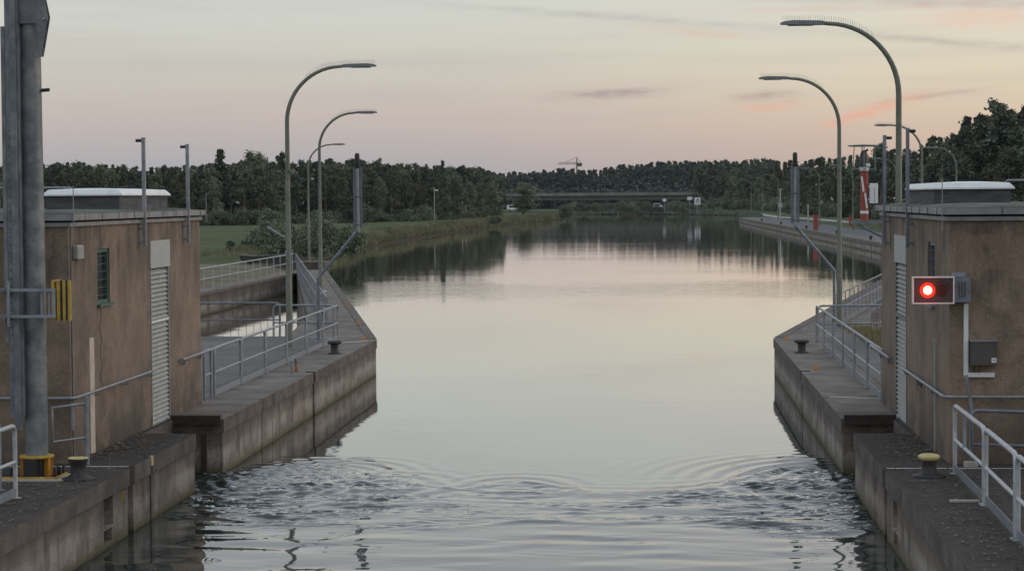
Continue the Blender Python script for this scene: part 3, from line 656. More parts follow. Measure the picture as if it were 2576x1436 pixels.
# camera poles fixed to the hut sides
def campole(s, y, ztop, zbot, label):
    o = empty('camera_pole', (s*6.97, y, zbot), label, 'camera pole', 'camera poles on the huts')
    b = MB().box(s*6.99, s*6.93, y-.035, y+.035, zbot, ztop); b.box(s*7.07, s*6.985, y-.03, y+.03, zbot+.05, zbot+.09); b.box(s*7.07, s*6.985, y-.03, y+.03, 4.80, 4.84)
    b.build('pole', m_galvdark if s > 0 else m_galv, o)
    MB().box(s*6.96+(-.035), s*6.96+.035, y-.03, y+.03, ztop, ztop+.02).build('cap', m_galv, o)
    MB().tube([(s*6.96-(-s)*.0, y, ztop-.035), (s*7.10, y, ztop-.035)], .03, 8).build('camera', m_black, o)
campole(-1, 39.8, 6.48, 4.50, 'tall thin camera pole beside the skylight of the left hut')
campole(-1, 43.6, 6.45, 4.49, 'thin camera pole near the rear corner of the left hut')
campole(1, 43.57, 6.50, 4.33, 'thin camera pole at the rear corner of the right hut')
campole(1, 39.67, 6.52, 4.40, 'tall camera pole in front of the right hut skylight')

# ------------------------------------------------------------------ railings
def arc(c, a, b, r, n=4):
    # rounded corner of radius r at c, coming from a and going to b
    c, a, b = Vector(c), Vector(a), Vector(b); p = c+(a-c).normalized()*r; q = c+(b-c).normalized()*r
    return [tuple(p*(1-t)**2+c*2*t*(1-t)+q*t*t) for t in [i/n for i in range(n+1)]]
def panel(root, p, q, H=1.05, mid=True, toe=True, posts=(), r=.03, m=None, feet=True):
    m = m or m_galv; p, q = Vector(p), Vector(q); d = (q-p).normalized(); up = Vector((0, 0, H))
    b = MB(); b.tube([p]+arc(p+up, p, q+up, .14)+arc(q+up, p+up, q, .14)+[q], r, 8)
    h = Vector((0, 0, H*.5)); b.tube([p+h, q+h], r*.85, 7)
    for f in posts: a = p+(q-p)*f; b.tube([a, a+up], r*.9, 7)
    if feet:
        for e in (p, q): b.box(e.x-.07, e.x+.07, e.y-.05, e.y+.05, e.z, e.z+.012)
    o = b.build('rail_panel', m, root)
    if toe:
        n = Vector((-d.y, d.x, 0))*.006; a, c = p+d*.04, q-d*.04; z = Vector((0, 0, .02)); z2 = Vector((0, 0, .15)); tb = MB()
        vs = [a-n+z, c-n+z, c+n+z, a+n+z, a-n+z2, c-n+z2, c+n+z2, a+n+z2]
        tb.add(vs, [(0, 3, 2, 1), (4, 5, 6, 7), (0, 1, 5, 4), (2, 3, 7, 6), (1, 2, 6, 5), (3, 0, 4, 7)]); tb.build('toe_board', m_bracket, o)
    return o
def run(root, P, gap=.12, **k):
    for a, b in zip(P[:-1], P[1:]):
        a, b = Vector(a), Vector(b); d = (b-a).normalized(); panel(root, a+d*gap/2, b-d*gap/2, **k)
G0 = 1.084
# along both piers beyond the huts
for s, name, ys in ((-1, 'left', [46.75, 49.9, 53.05, 56.2, 59.35, 62.5, 65.5]), (1, 'right', [45.6, 48.7, 51.8, 54.9, 58.0, 61.0])):
    rl = empty('railing', (s*7.12, 56, G0), 'galvanised tube railing in panels along the %s pier edge beyond the hut' % name, 'railing', None)
    run(rl, [(s*7.12, y, G0) for y in ys], m=m_galv)
    e = ys[-1]
    if s < 0:
        run(rl, [(-7.2, e, G0), (-9.2, e+.3, G0)], toe=False)
        panel(rl, (-7.15, 45.9, G0), (-7.15, 46.6, G0), toe=False, feet=False)
    else:
        run(rl, [(7.12, e, G0), (7.12, 63.9, G0)], toe=False); run(rl, [(7.12, 64.0, G0), (9.6, 64.2, G0), (12.2, 64.3, G0)], toe=False, gap=.1)
# back railing at the basin head
for s, name in ((-1, 'left'), (1, 'right')):
    rl = empty('railing', (s*12, 67.25, G0), 'straight grey railing across the head of the %s side basin' % name, 'railing')
    for x in np.arange(9.2, 17.5, 2.8): panel(rl, (s*x, 67.25, G0), (s*(x+2.7), 67.25, G0), toe=False, posts=(), m=m_galvdark)
# long white handrail on the left quay, dense posts
def quayrail(root, a, b, n, m, H=1.05, r=.022):
    a, b = Vector(a), Vector(b); t = MB(); t.tube([a+Vector((0, 0, H)), b+Vector((0, 0, H))], r*1.2, 7); t.tube([a+Vector((0, 0, H*.52)), b+Vector((0, 0, H*.52))], r, 6)
    t.build('rail', m, root)
    for i in range(n+1):
        p = a+(b-a)*i/n; MB().tube([p, p+Vector((0, 0, H))], r*.8, 6).build('post', m, root)
rl = empty('railing', (-18.7, 100, 1.1), 'long pale handrail with thin posts on the left side basin quay', 'railing')
quayrail(rl, (-18.6, 76, 1.1), (-18.6, 126.3, 1.1), 24, m_galvpale)
for s, name in ((-1, 'left'), (1, 'right')):
    rl = empty('railing', (s*13, 98, G0), 'steep perspective railing with closely set posts along the inner edge of the %s splayed pier' % name, 'railing')
    A = Vector((s*8.25, 70.8, G0)); B = Vector((s*18.15, 125.0, G0)); quayrail(rl, A, B, 34, m_galvdark)
    tb = MB(); d = (B-A).normalized(); nn = Vector((-d.y, d.x, 0))*.01
    tb.add([A-nn, B-nn, B+nn, A+nn]+[v+Vector((0, 0, .16)) for v in (A-nn, B-nn, B+nn, A+nn)], [(0, 1, 5, 4), (1, 2, 6, 5), (2, 3, 7, 6), (3, 0, 4, 7), (4, 5, 6, 7)]); tb.build('toe_board', m_galvdark, rl)
# foreground railings
rl = empty('railing', (6.92, 30, G0), 'pale grey tube railing with toe boards in the right foreground', 'railing')
run(rl, [(6.98, 33.7, G0), (6.93, 30.25, G0), (6.86, 27.2, G0), (6.8, 24.2, G0), (6.76, 21.2, G0)], gap=.16, r=.034, posts=(), m=m_galvpale)
pt = MB().tube([(6.96, 32.45, G0+.5), (6.96, 32.45, G0+1.03)], .028); pt.build('post', m_galv, rl)
rl = empty('railing', (-6.77, 29, G0), 'pale tube railing with wide toe board in the left foreground', 'railing')
run(rl, [(-6.77, 30.8, G0), (-6.8, 27.7, G0), (-6.8, 24.7, G0)], gap=.05, r=.034, m=m_galvpale)
rl = empty('railing', (-8, 32.4, G0), 'grey tube barrier behind the left mast, partly cut by the frame', 'railing')
panel(rl, (-7.25, 31.6, G0), (-8.9, 31.2, G0), toe=False, r=.03); panel(rl, (-7.4, 31.5, G0+.25), (-8.7, 31.0, G0+.25), H=.6, toe=False, feet=False, r=.022)
# tube gates by the hut corners
o = empty('tube_gate', (-6.98, 34.7, G0), 'small rectangular tube gate on a post at the left hut corner', 'gate')
MB().tube([(-6.75, 34.7, G0), (-6.75, 34.7, 2.2)], .04).build('post', m_galv, o)
MB().tube([(-6.75, 34.7, 2.08), (-7.2, 34.3, 2.05), (-7.2, 34.3, 1.5), (-6.75, 34.7, 1.53)], .024).tube([(-6.95, 34.6, 2.1), (-6.95, 34.6, 1.65)], .03).build('gate_frame', m_galv, o)
o = empty('tube_gate', (8, 34.4, G0), 'dark grey rounded tube gate before the right hut front', 'gate')
MB().tube(arc((7.35, 34.4, 1.98), (7.35, 34.4, 1.5), (9, 34.4, 1.98), .1)+arc((8.42, 34.4, 1.95), (7, 34.4, 1.95), (8.42, 34.4, 1.4), .12)+arc((8.42, 34.4, 1.42), (8.42, 34.4, 2), (7, 34.4, 1.42), .12)+[(7.35, 34.4, 1.45), (7.35, 34.4, 1.9)], .028).build('gate_frame', m_galvdark, o)
MB().tube([(7.35, 34.55, G0), (7.35, 34.45, 2.0), (7.28, 34.55, 2.52)], .03).build('post', m_galvdark, o)

# ------------------------------------------------------------------ street lamps (arms reach over the water)
def lamp_proto():
    o = empty('street_lamp', (0, 0, 0), 'x', 'street lamp', 'curved lamps along the canal')
    H = 8.0; R = 1.55
    path = [(0, 0, 0), (0, 0, 2.2), (0, 0, 2.25), (0, 0, H-R)]; rad = [.095, .092, .078, .062]
    for k in range(1, 15):
        a = math.pi/2*k/14*.985; path.append((R*(1-math.cos(a)), 0, H-R+R*math.sin(a))); rad.append(.062-.017*k/14)
    path.append((1.7, 0, H+.02)); rad.append(.042)
    b = MB().tube(path, rad, 12); b.lathe([(.16, 0), (.16, .02), (.1, .05)]); b.build('pole', m_lampgreen, o)
    hd = MB(); w = .13
    prof = [(1.62, .045, .05), (1.68, .07, .055), (1.78, .12, .06), (2.3, .14, .06), (2.48, .11, .03), (2.56, .07, -.005)]
    vs = []
    for x, w, t_ in prof:
        z = H+.015+(x-1.62)*.02
        vs += [(x, -w, z-.045), (x, w, z-.045), (x, w*.8, z+t_*.7), (x, 0, z+t_), (x, -w*.8, z+t_*.7)]
    fs = []
    for i in range(len(prof)-1):
        for k in range(5): j = (k+1) % 5; fs.append((i*5+k, i*5+j, (i+1)*5+j, (i+1)*5+k))
    fs += [(4, 3, 2, 1, 0), tuple(range(len(vs)-5, len(vs)))]
    hd.add(vs, fs); head = hd.build('lamp_head', m_lamphead, o)
    MB().box(1.85, 2.4, -.1, .1, H-.04, H-.025).build('lens', m_shutter, head)
    sp_ = MB(); rnd = random.Random(2)
    for i in range(40):
        x = .55+i*.05; z = H+.05 if x > 1.6 else H-R+math.sqrt(max(0, R*R-(R-min(x, R))**2))+.03
        for q_ in (-1, 1): sp_.tube([(x, 0, z-.03), (x+rnd.uniform(-.01, .01), q_*.03, z+.13)], .0035, 3, cap=False)
    sp_.build('bird_spikes', m_spike, o)
    return o
LP = lamp_proto()
lamps = [(-7.95, 61.6, 0, 'nearest tall curved lamp on the left pier, rising through the railing'),
         (-12.15, 95, 0, 'second curved lamp on the left splayed pier, thinner in view'),
         (-20.9, 147, 0, 'third curved lamp on the left, standing beyond the tip of the pier'),
         (7.75, 48.2, 1, 'largest curved lamp, rising behind the roof of the right hut'),
         (8.35, 70.6, 1, 'curved lamp on the right pier beside the cranked sign pole'),
         (16.9, 119.5, 1, 'curved lamp seen above the right hut skylight'),
         (26.2, 174, 1, 'slender curved lamp against the dark pines right of the skylight'),
         (26.9, 223, 1, 'small curved lamp just behind the red radar column'),
         (27.0, 272, 1, 'small curved lamp on the far right quay left of the radar column'),
         (25.0, 300, 1, 'small curved lamp beside the orange marker post on the far quay'),
         (24.4, 388, 1, 'third last curved lamp far along the right quay'),
         (24.4, 443, 1, 'second last curved lamp far along the right quay'),
         (24.0, 486, 1, 'farthest curved lamp at the end of the right quay')]
for i, (x, y, fl, lb) in enumerate(lamps):
    o = LP if i == 0 else dup(LP)
    o.location = (x, y, 1.08 if y < 130 else 1.0); o.rotation_euler = (0, 0, math.pi if fl else 0); o['label'] = lb
    if y > 130:
        for ch in list(o.children):
            if ch.name.startswith('bird'): bpy.data.objects.remove(ch)
LP0 = LP
MB().tube([(-7.95, 61.6, 4.2), (-8.5, 61.6, 4.52)], .035).tube([(-8.47, 61.6, 4.5), (-8.55, 61.6, 4.55)], .05).build('bracket_arm', m_galv, LP0)
MB().tube([(-7.9, 61.55, 6.15), (-7.84, 61.55, 6.13), (-7.76, 61.55, 6.1)], [.03, .03, .075]).build('loudspeaker', m_lamphead, LP0)

# cranked sign poles with narrow boards
def signpole(s, x, y, label):
    o = empty('sign_pole', (s*x, y, G0), label, 'sign pole', 'cranked sign poles on the piers')
    k = 1.22
    MB().tube([(s*x, y, G0), (s*x, y, 2.98), (s*(x-k), y, 4.4)], .05, 10).lathe([(.12, 0), (.12, .02), (.05, .03)], (s*x, y, G0)).build('pole', m_galvdark, o)
    cx = s*(x-k)
    t_ = MB().tube([(cx-s*.02, y, 4.34), (cx, y, 6.4)], .045, 10); t_.build('tube', m_galv, o)
    bd = MB()
    for q_ in (-1, 1): bd.box(cx+q_*.05, cx+q_*.135, y+.03, y+.07, 4.48, 6.3)
    bd.build('board', m_mastblue, o)
    cl = MB()
    for z in (4.55, 5.4, 6.28): cl.box(cx-.06, cx+.06, y-.055, y+.03, z, z+.02)
    cl.build('clamp', m_black, o)
    MB().tube([(cx, y, 6.25), (cx, y, 6.3), (cx, y, 6.62), (cx, y, 6.68), (cx, y, 6.7)], [.06, .075, .075, .065, .03], 12).build('cap', m_black, o)
m_mastblue = mat('blue_grey_board', L(.11, .13, .155), L(.15, .17, .195), .5, scale=2)
signpole(-1, 7.60, 64.7, 'cranked pole with narrow upright board leaning out from the left pier')
signpole(1, 8.08, 69.3, 'cranked pole with narrow upright board leaning out from the right pier')

# ------------------------------------------------------------------ big mast, left foreground
o = empty('lattice_mast', (-7.15, 33.1, G0), 'thick grey steel mast with bolted channel rail on a yellow and black foot, left edge', 'mast')
o.name = 'steel_mast'
mx, my = -7.12, 33.1
MB().tube([(mx, my, 1.42), (mx, my, 5.0), (mx, my, 8.28)], [.175, .172, .155], 28).build('mast_tube', m_mast, o)
ch = MB(); cx0 = mx-.27
ch.box(cx0-.04, cx0+.16, my-.30, my-.285, 2.05, 9.6)          # web
ch.box(cx0-.04, cx0-.025, my-.285, my-.10, 2.05, 9.6); ch.box(cx0+.145, cx0+.16, my-.285, my-.10, 2.05, 9.6)
ch.box(cx0+.05, cx0+.135, my-.36, my-.302, 1.85, 9.6, 1); ch.box(cx0-.10, cx0-.042, my-.31, my-.29, 3.2, 8.0, 1)
chn = ch.build('channel_rail', [m_galvdark, m_mast], o)
bl = MB()
for i in range(26): z = 3.3+i*.125; bl.tube([(cx0-.0, my-.305, z), (cx0-.0, my-.295, z)], .011, 8)
bl.build('bolt_hole', m_black, chn)
hp = MB(); P = [(-6.99+.05, 8.9), (-6.99+.20, 8.15), (-6.99+.19, 8.08), (-6.99+.09, 7.55), (-6.99+.04, 7.55), (-6.99+.03, 8.05), (-7.22, 8.05), (-7.22, 8.9)]
for y_ in (my-.2, my-.06):
    hp.add([(x, y_, z) for x, z in P]+[(x, y_+.02, z) for x, z in P], [tuple(range(8)), tuple(range(15, 7, -1))]+[(i, 8+i, 8+(i+1) % 8, (i+1) % 8) for i in range(8)])
hp.build('pivot_plate', m_mast, o)
MB().tube([(-6.84, my-.24, 8.12), (-6.84, my, 8.12)], .025, 10).build('pivot_pin', m_galv, o)
MB().tube([(mx+.15, my, 7.04), (mx+.29, my-.01, 7.05)], .028, 10).build('stub', m_black, o)
ft = MB(); ft.lathe([(.26, 1.40), (.265, 1.42), (.26, 1.435)], (mx, my, 0), 28); foot = ft.build('flange', m_yellow, o)
gs = MB(); gs.lathe([(.17, 1.12), (.17, 1.40)], (mx, my, 0), 20, 1)
for k in range(8):
    a = k*math.pi/4+.35
    if -2.6 < (a-2*math.pi if a > math.pi else a) < -.75: continue
    M4 = Matrix.Translation((mx, my, 0)) @ Matrix.Rotation(a, 4, 'Z'); gs.box(.15, .25, -.025, .025, 1.12, 1.40, 0, M4)
gs.box(mx-.13, mx+.08, my-.29, my-.15, 1.125, 1.395, 1)  # solid black panel paints the shade of the opening in the foot
gs.build('foot', [m_orange, m_black], o)
bp = MB().box(mx-.75, mx+.38, my-.32, my+.3, G0, 1.12); bp.box(mx-.76, mx+.39, my-.34, my-.32, G0, 1.135, 1); bp.box(mx+.38, mx+.40, my-.34, my+.3, G0, 1.135, 1)
bp.build('base_plate', [m_iron, m_yellow], o)
MB().prism([(mx-.8, my-.5), (mx+.42, my-.5), (mx+.52, my-.38), (mx+.48, my-.1), (mx+.56, my+.35), (mx-.8, my+.4)], G0-.002, G0+.02).build('grout', m_stone, o)
bt = MB()
for (x, y) in ((.3, -.1), (.36, .0), (.3, .1), (.36, .2), (-.35, -.2), (-.4, 0)): bt.tube([(mx+x, my+y, 1.12), (mx+x, my+y, 1.25)], .018, 8)
bt.build('bolt', m_black, o)
# bracket holding a striped plate box
o = empty('striped_signal_box', (-6.7, 32.9, 3.5), 'yellow and black striped box held by two steel arms on the mast', 'signal box')
br = MB()
for z in (3.60, 4.0): 
    br.box(-7.38, -6.66, 32.62, 32.66, z-.022, z+.022); br.box(-7.55, -7.38, 32.62, 32.80, z-.02, z+.02, 1)
br.box(-6.70, -6.655, 32.60, 32.62, 3.578, 4.022)
br.box(-6.90, -6.87, 32.665, 32.69, 3.622, 3.978); br.box(-6.78, -6.755, 32.665, 32.69, 3.622, 3.978)
br.box(-7.40, -7.36, 32.60, 32.62, 3.45, 4.14)
for z in (3.5, 3.7, 3.9, 4.1): br.tube([(-7.38, 32.595, z), (-7.38, 32.6, z)], .012, 8, 1)
br.build('bracket', [m_bracket, m_galvdark], o)
m_stripeyel = mat('dull_stripe_yellow', L(.42, .27, .035), L(.56, .37, .06), .6, scale=9, extra=ex_dirt(.3, L(.14, .10, .04), 7))
sb = MB(); x = -6.745
sb.box(x, x+.045, 32.72, 33.1, 3.53, 4.14); sb.box(x+.045, x+.075, 32.78, 33.05, 3.54, 4.13, 1)
for i in range(5):
    w_ = (.052, .042, .042, .038, .042)[i]; x0_ = -6.665+[0, .052, .094, .136, .174][i]
    sb.box(x0_, x0_+w_, 32.72-(.003 if i % 2 == 0 else 0), 32.77, 3.53, 4.14, i % 2)
sb.build('striped_plate', [m_stripeyel, m_black], o)

# ------------------------------------------------------------------ red signal light
o = empty('signal_light', (6.77, 34.6, 3.85), 'lit red signal lamp in a white framed black board on the right hut corner', 'signal light')
x0, x1, z0, z1, yb = 6.47, 7.08, 3.655, 4.045, 34.58
MB().box(x0, x1, yb, yb+.10, z0, z1).build('board', mat('signal_board', L(.05, .045, .045), rough=.35), o)
fr = MB(); e = .018
fr.box(x0-e, x1+e, yb-.03, yb+.11, z1, z1+e); fr.box(x0-e, x1+e, yb-.03, yb+.11, z0-e, z0); fr.box(x0-e, x0, yb-.03, yb+.11, z0, z1); fr.box(x1, x1+e, yb-.03, yb+.11, z0, z1)
fr.build('frame', m_white, o)
m_redlens = mat('lit_red_lens', L(.6, .05, .02), rough=.3, emit=(1, .5, .3, 1), estr=7)
m_redglow = mat('red_glow_emit', L(.5, .02, .01), rough=.4, emit=(1, .02, .006, 1), estr=.9)  # emission paints the red glow around the lens
m_darklens = mat('unlit_lens', L(.05, .02, .02), rough=.15)
def disc(cx, r_, y, d, mi=0):
    return MB().tube([(cx, y, 3.85), (cx, y-d, 3.85)], r_, 28, mi)
disc(6.685, .066, yb, .02).build('lens', m_redlens, o)
MB().tube([(6.685, yb, 3.85), (6.685, yb-.008, 3.85)], .12, 32).build('glow_disc', m_redglow, o)
disc(6.90, .10, yb, .01).build('unlit_lens', m_darklens, o)
hd = MB()
for cx in (6.685, 6.90):
    P = [(cx+.14*math.cos(a), 0, 3.85+.14*math.sin(a)) for a in [math.pi*k/12*1.0 for k in range(0, 13)]]
    if cx > 6.8:
        hd.tube([(p_[0], yb-.01, p_[2]) for p_ in P], .006, 5)
hd.build('visor', m_darklens, o)
for cx in (x0+.05, x1-.08): 
    for cz in (z0+.03, z1-.03): MB().tube([(cx, yb, cz), (cx, yb-.008, cz)], .008, 8).build('screw', m_galvdark, o)
ho = MB().box(x1+.02, x1+.28, 34.6, 34.92, 3.66, 4.05); hs_ = ho.build('housing', m_galvdark, o)
gl = MB()
for k in range(3): gl.box(x1+.085+k*.045, x1+.11+k*.045, 34.592, 34.6, 3.74, 3.98)
gl.build('vent', m_darkgrey, hs_)
MB().box(x1+.01, x1+.20, 34.62, 34.8, 4.055, 4.12).build('top_bracket', m_bracket, o)
rl_ = bpy.data.lights.new('signal_glow', 'POINT'); rl_.energy = 3.0; rl_.color = (1, .08, .03); rl_.shadow_soft_size = .08
ro = bpy.data.objects.new('signal_glow', rl_); COL.objects.link(ro); ro.parent = o; ro.location = (6.685-6.77, yb-.10-34.6, 0)

# ------------------------------------------------------------------ bollards and fittings
def bollard(x, y, label, flat=False, s_=1.0, double=False):
    o = empty('bollard', (x, y, G0), label, 'bollard')
    b = MB()
    if double:
        b.lathe([(.2, 0), (.2, .02), (.12, .04), (.105, .2), (.12, .26)], (x, y, G0), 20); b.build('body', m_iron, o)
        c = MB().lathe([(.12, .26), (.19, .28), (.19, .33), (.12, .36), (.02, .37)], (x, y, G0), 20, 0, 1.0, .8)
        for q_ in (-1, 1): c.lathe([(.02, .27), (.06, .30), (.06, .34), (.02, .365)], (x+q_*.14, y, G0), 10)
        c.build('cap', m_iron, o)
    elif flat:
        b.lathe([(.26, 0), (.26, .02), (.17, .045), (.12, .08), (.112, .18), (.13, .25), (.155, .32)], (x, y, G0), 26); b.build('body', m_iron, o)
        MB().lathe([(.155, .32), (.157, .335), (.145, .337), (.13, .325), (.02, .327)], (x, y, G0), 26).build('cap', m_paleyel, o)
    else:
        b.lathe([(.25, 0), (.25, .02), (.16, .045), (.12, .08), (.105, .2), (.12, .25)], (x, y, G0), 26, 0, s_, s_); b.build('body', m_iron, o)
        MB().lathe([(.12, .25), (.155, .27), (.17, .30), (.16, .325), (.12, .345), (.02, .35)], (x, y, G0), 26, 0, s_, s_).build('cap', m_paleyel, o)
bollard(-6.42, 32.9, 'black mooring bollard with worn yellow top beside the mast foot', flat=True)
bollard(6.55, 33.3, 'mooring bollard with worn yellow mushroom top on the right lock wall')
bollard(-6.38, 59.7, 'small black bollard with side lugs near the left pier corner', double=True)
bollard(6.4, 59.5, 'small black bollard with side lugs on the right pier', double=True)
qb = MB()
for i, y in enumerate((212, 245, 285, 330, 375)):
    x = float(np.interp(y, [p_[1] for p_ in QP], [p_[0] for p_ in QP]))+.5
    MBo = MB().lathe([(.17, 0), (.13, .06), (.12, .25), (.2, .3), (.18, .38), (.03, .4)], (x, y, 1.02), 12).build('bollard', m_iron, loc=(x, y, 1.02))
    tag(MBo, 'small dark bollard on the far right mooring wall', 'bollard', 'bollards on the far quay')
o = MB().tube([(-6.44, 52.9, G0-.02), (-6.44, 52.9, G0+.2), (-6.44, 52.98, G0+.3), (-6.44, 53.15, G0+.36), (-6.44, 53.35, G0+.36), (-6.44, 53.5, G0+.28), (-6.44, 53.55, G0+.15), (-6.44, 53.55, G0-.02)], .022)
o = o.build('ladder_hoop', m_galvdark, loc=(-6.44, 53, G0)); tag(o, 'bent steel grab hoop at the ladder slot of the left pier', 'grab hoop')
for (x, y, lb) in ((-6.27, 65.0, 'yellow mooring ring at the outer corner of the left pier'), (6.36, 53.8, 'yellow mooring ring halfway along the right pier'), (-6.5, 53.9, 'yellow mooring ring behind the grab hoop on the left pier'),
                   (-7.6, 73.5, 'orange mooring ring on the splayed edge of the left pier, nearer'), (-9.9, 87, 'orange mooring ring on the splayed edge of the left pier, farther'), (6.3, 64.6, 'orange mooring ring at the outer corner of the right pier')):
    b = MB(); P = [(x+.05*math.cos(a), y, G0+.07+.05*math.sin(a)) for a in [2*math.pi*k/14 for k in range(15)]]
    b.tube(P, .014, 6); b.box(x-.09, x+.09, y-.06, y+.06, G0, G0+.02)
    tag(b.build('mooring_ring', m_orange, loc=(x, y, G0)), lb, 'mooring ring')
# painted line and sill strips across the wall tops
for s in (-1, 1):
    st = MB().box(s*6.02, s*9.5, 34.28 if s > 0 else 34.45, (34.28 if s > 0 else 34.45)+.03, G0, G0+.006).build('edge_strip', m_white); tag(st, kind='structure')
st = MB().prism([(-6.15, 65.0), (-7.0, 64.3), (-7.0, 64.2), (-6.15, 64.85)], G0, G0+.005).build('painted_line', m_white); tag(st, kind='structure')
st = MB().prism([(6.1, 46.6), (7.1, 46.1), (7.1, 46.0), (6.1, 46.45)], G0, G0+.005).build('painted_line', m_panel); tag(st, kind='structure')
for s, y in ((-1, 35.05), (1, 33.95)):
    m_ = MB().box(s*5.966, s*6.0, y+.86-.06, y+.86+.06, .93, 1.086) if s < 0 else None
    if m_: tag(m_.build('depth_mark', m_paleyel, loc=(s*5.97, y+.86, 1)), 'small worn yellow plate on the coping above the narrow slot', 'marker plate')
# faded painted letters on the left wall
lt = MB()
def seg(a, b, y, z): lt.tube([(-5.997, y+a[0]*.09, z+a[1]*.16), (-5.997, y+b[0]*.09, z+b[1]*.16)], .011, 4)
for a, b in (((0, 1), (0, 0)), ((0, 0), (.8, 0)), ((.8, 0), (.8, 1))): seg(a, b, 33.85, .58)
for a, b in (((0, 0), (0, 1)), ((0, 1), (.8, 1)), ((.8, 1), (.8, .5)), ((.8, .5), (0, .5)), ((.2, .5), (.9, 0))): seg(a, b, 34.0, .58)
for a, b in (((0, 0), (0, 1)), ((0, 1), (.8, 1)), ((0, 0), (.8, 0))): seg(a, b, 35.0, .58)
tag(lt.build('painted_letters', m_fadedyel := mat('ghost_yellow', L(.2, .15, .05), L(.3, .23, .09), .9, scale=30), loc=(-6, 34.2, .6)), 'faded yellow painted characters beside the wide slot of the left wall', 'painted mark')
# loose stones and a brick on the right
for (x, y, dx_, dy_, m_, lb) in ((7.02, 25.9, .30, .16, m_stone, 'pale block under the railing foot in the right foreground'), (6.70, 30.55, .42, .1, m_stone, 'flat pale slab beside the second railing foot'), (7.35, 34.5, .22, .12, m_stone, 'pale stone at the base of the right hut')):
    tag(MB().bbox(x-dx_/2, x+dx_/2, y-dy_/2, y+dy_/2, G0, G0+(.09 if dx_ < .4 else .03), .01).build('stone_block', m_, loc=(x, y, G0)), lb, 'stone')
tag(MB().bbox(8.15, 8.4, 30.4, 30.7, G0, G0+.07, .01).build('brick', m_brick, loc=(8.2, 30.5, G0)), 'red brick lying behind the right foreground railing', 'brick')
# leaf litter and grit on the near wall tops
def litter():
    rng = np.random.default_rng(8); V = []; F = []
    for s in (-1, 1):
        for k in range(1500):
            y = rng.uniform(24, 41.3); x = rng.uniform(6.1, 7.05 if y > 34.9 else 8.6); 
            if y > 39.3 and x < 6.98: continue
            if k % 3: 
                x = 7.0-abs(rng.normal())*.25 if y > 35 else x
                if x < 6.05: continue
            a = rng.uniform(0, 6.3); r_ = rng.uniform(.008, .03); z = G0+.003+rng.uniform(0, .012)
            n = len(V)
            for q_ in range(4):
                t_ = a+q_*1.57; V.append((s*x+r_*math.cos(t_), y+r_*1.4*math.sin(t_), z+rng.uniform(0, .02)))
            F.append((n, n+1, n+2, n+3))
    b = MB(); b.add(V, F); tag(b.build('leaf_litter', mat('dry_leaf', L(.05, .035, .022), L(.22, .17, .11), .9, scale=9)), 'scattered dry leaves and grit on the near wall tops', 'leaf litter', kind='stuff')
litter()

# ------------------------------------------------------------------ radar column on its bracket
o = empty('radar_column', (8.15, 60, 4.6), 'red and white column with radar scanner on a bracket behind the right hut', 'radar column')
c = (8.13, 60)
MB().tube([(c[0], 60, 4.66), (c[0], 60, 6.0)], .105, 18).build('column', m_red, o)
MB().tube([(c[0], 60, 4.84), (c[0], 60, 4.92)], .112, 18).tube([(c[0], 60, 6.0), (c[0], 60, 6.1)], [.12, .14], 18).build('white_band', m_white, o)
db = MB()
for z, xx in ((5.7, -.06), (5.25, .03)):
    M4 = Matrix.Translation((c[0]+xx, 59.89, z)) @ Matrix.Rotation(-.13, 4, 'Y'); db.box(-.025, .025, -.008, .005, -.27, .15, 0, M4)
db.build('white_stripe', m_white, o)
MB().bbox(c[0]+.14, c[0]+.36, 59.9, 60.1, 5.12, 5.66, .01).box(c[0]+.08, c[0]+.14, 59.97, 60.03, 5.2, 5.25).box(c[0]+.08, c[0]+.14, 59.97, 60.03, 5.55, 5.6).build('cabinet', m_white, o)
MB().lathe([(.10, 6.1), (.12, 6.15), (.115, 6.4), (.08, 6.5), (.03, 6.56)], (c[0]-.01, 60, 0), 16).tube([(c[0], 60, 6.5), (c[0]+.1, 60, 6.58)], .03).build('scanner_body', m_darkgrey, o)
MB().bbox(c[0]+.03, c[0]+.15, 59.85, 60.0, 6.12, 6.2, .01).build('scanner_foot', m_white, o)
dk_ = MB().lathe([(.40, 6.66), (.43, 6.68), (.40, 6.70), (.1, 6.715), (.02, 6.72)], (c[0]-.02, 60, 0), 28); dk_.build('scanner_disc', m_fascia, o)
lg = MB()
for a in (0.1, 1.7, 3.2, 4.6):
    ex, ey = math.cos(a)*.27, math.sin(a)*.27; lg.tube([(c[0]+ex, 60+ey, 6.67), (c[0]+ex*1.15, 60+ey*1.15, 6.0)], .012, 6)
lg.tube([(c[0]-.33, 60, 6.05), (c[0]+.33, 60, 6.05)], .014, 6); lg.tube([(c[0], 59.7, 6.05), (c[0], 60.3, 6.05)], .014, 6); lg.build('support_frame', m_galv, o)
bk = MB().box(7.75, 9.3, 59.94, 60.06, 4.56, 4.64); bk.tube([(7.95, 60, 4.56), (9.3, 60, 3.85)], .035, 8); bk.box(9.25, 9.4, 59.9, 60.1, 1.08, 4.75)
bk.build('bracket', m_galvdark, o)
MB().tube([(7.76, 60, 4.5), (7.76, 60, 4.78)], .05, 10).tube([(8.78, 59.9, 4.45), (8.78, 59.9, 4.62)], .045, 10).build('red_lamp', m_red, o)

